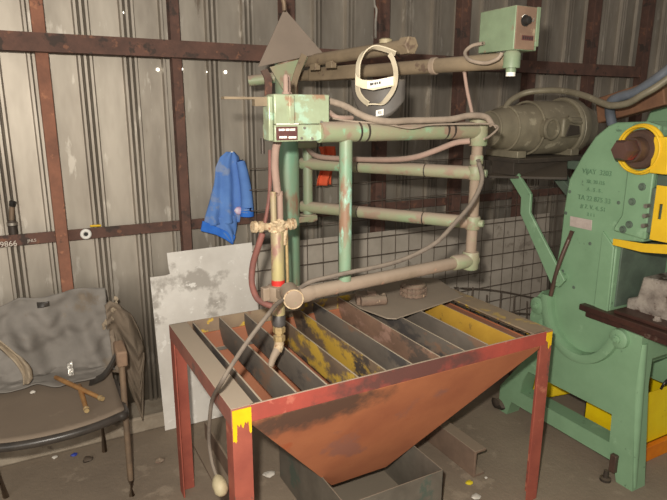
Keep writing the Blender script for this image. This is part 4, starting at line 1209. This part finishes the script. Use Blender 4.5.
# ------------------------------------------------------------------ yellow bin and orange beam under the press
bn = thing('yellow_bin', (2.62, 1.56, 0), 'bright yellow open sheet metal scrap bin on the orange beam beside the press legs', 'bin')
bx0, bx1, by0, by1, bz0, bz1 = 2.375, 2.86, 1.43, 1.715, 0.075, 0.345
MB().box(bx0, bx1, by0, by1, bz0, bz0 + 0.005).build('base', 'yellowbin', bn)
MB().box(bx0, bx1, by0, by0 + 0.004, bz0, bz1).build('front_panel', 'yellowbin', bn)
MB().box(bx0, bx1, by1 - 0.004, by1, bz0, bz1 + 0.16).build('back_panel', 'yellowbin', bn)
for x in (bx0, bx1 - 0.004):
    MB().prism([(by0, bz0), (by1, bz0), (by1, bz1 + 0.13), (by0, bz1)], 'X', x, x + 0.004).build('side_panel', 'yellowbin', bn)
MB().tube([(2.50, by0 - 0.002, 0.345), (2.505, by0 - 0.012, 0.38), (2.55, by0 - 0.012, 0.40), (2.62, by0 - 0.002, 0.41)], 0.006, 8).build('handle', 'blackgrip', bn)
o = MB().box(2.30, 2.92, 1.405, 1.435, 0.0, 0.075).box(2.30, 2.92, 1.435, 1.72, 0.04, 0.0745).build('orange_beam', 'orange', bevel=0.002)
tag(o, 'orange painted steel beam on the floor under the yellow bin', 'beam')
o = MB().slab([(2.467, 2.174, 0.160), (2.521, 2.027, 0.160), (2.662, 1.943, 0.060), (2.313, 2.050, 0.030)], (0.0, 0.0, 0.006)).build('yellow_plate', 'yellowbin')
tag(o, 'yellow sheet lying tilted on the floor seen through the press leg window', 'sheet')
a = Vector((2.460, 2.044, 0.100))
hose('black_cable', [(2.53, 1.35, 0.40), (2.55, 1.22, 0.46), (2.62, 1.15, 0.52), (2.75, 1.12, 0.56)], 0.008, 'blackgrip', 'black cable below the press bed at far right edge', 'cable')

# ------------------------------------------------------------------ litter on the floor
def scrap(name, p, r, m, label, cat, seed, flat=0.45):
    o = MB().blob((p[0], p[1], r * flat * 0.9), r, r * 0.8, r * flat, 0.5, 7, 2, seed).build(name, m)
    return tag(o, label, cat)


scrap('blue_plastic_scrap', (0.082, 2.718, 0.000), 0.016, 'bluecap', 'blue plastic scrap on the floor under the chair', 'scrap', 1)
scrap('rubber_bung', (0.136, 2.644, 0.000), 0.024, 'darksteel', 'round black bung on the floor under the chair right of the blue scrap', 'bung', 2)
scrap('paper_scrap', (0.002, 2.742, 0.000), 0.014, 'paper', 'grey paper scrap on the floor under the chair left of the blue scrap', 'scrap', 3)
scrap('yellow_scrap', (1.588, 1.671, 0.000), 0.016, 'yellowscrap', 'small yellow scrap on the floor right of the steel tray', 'scrap', 4)
scrap('paper_scrap', (1.684, 1.668, 0.000), 0.008, 'paper', 'tiny white scrap by the end of the brown channel', 'scrap', 5, 0.3)
scrap('paper_scrap', (1.555, 1.589, 0.000), 0.022, 'paper', 'flat grey paper scrap at the bottom edge of the photo right of the tray', 'scrap', 6, 0.15)
scrap('paper_scrap', (0.843, 2.144, 0.000), 0.028, 'paper', 'white crumpled paper scrap on the floor left of the steel tray', 'scrap', 7, 0.25)
scrap('slag_lump', (0.430, 2.477, 0.000), 0.022, 'block', 'dark slag lump on the floor left of the table\'s back leg', 'slag', 8)

# tidy the builder's own bookkeeping
for o in COL.objects:
    if '_o' in o:
        del o['_o']
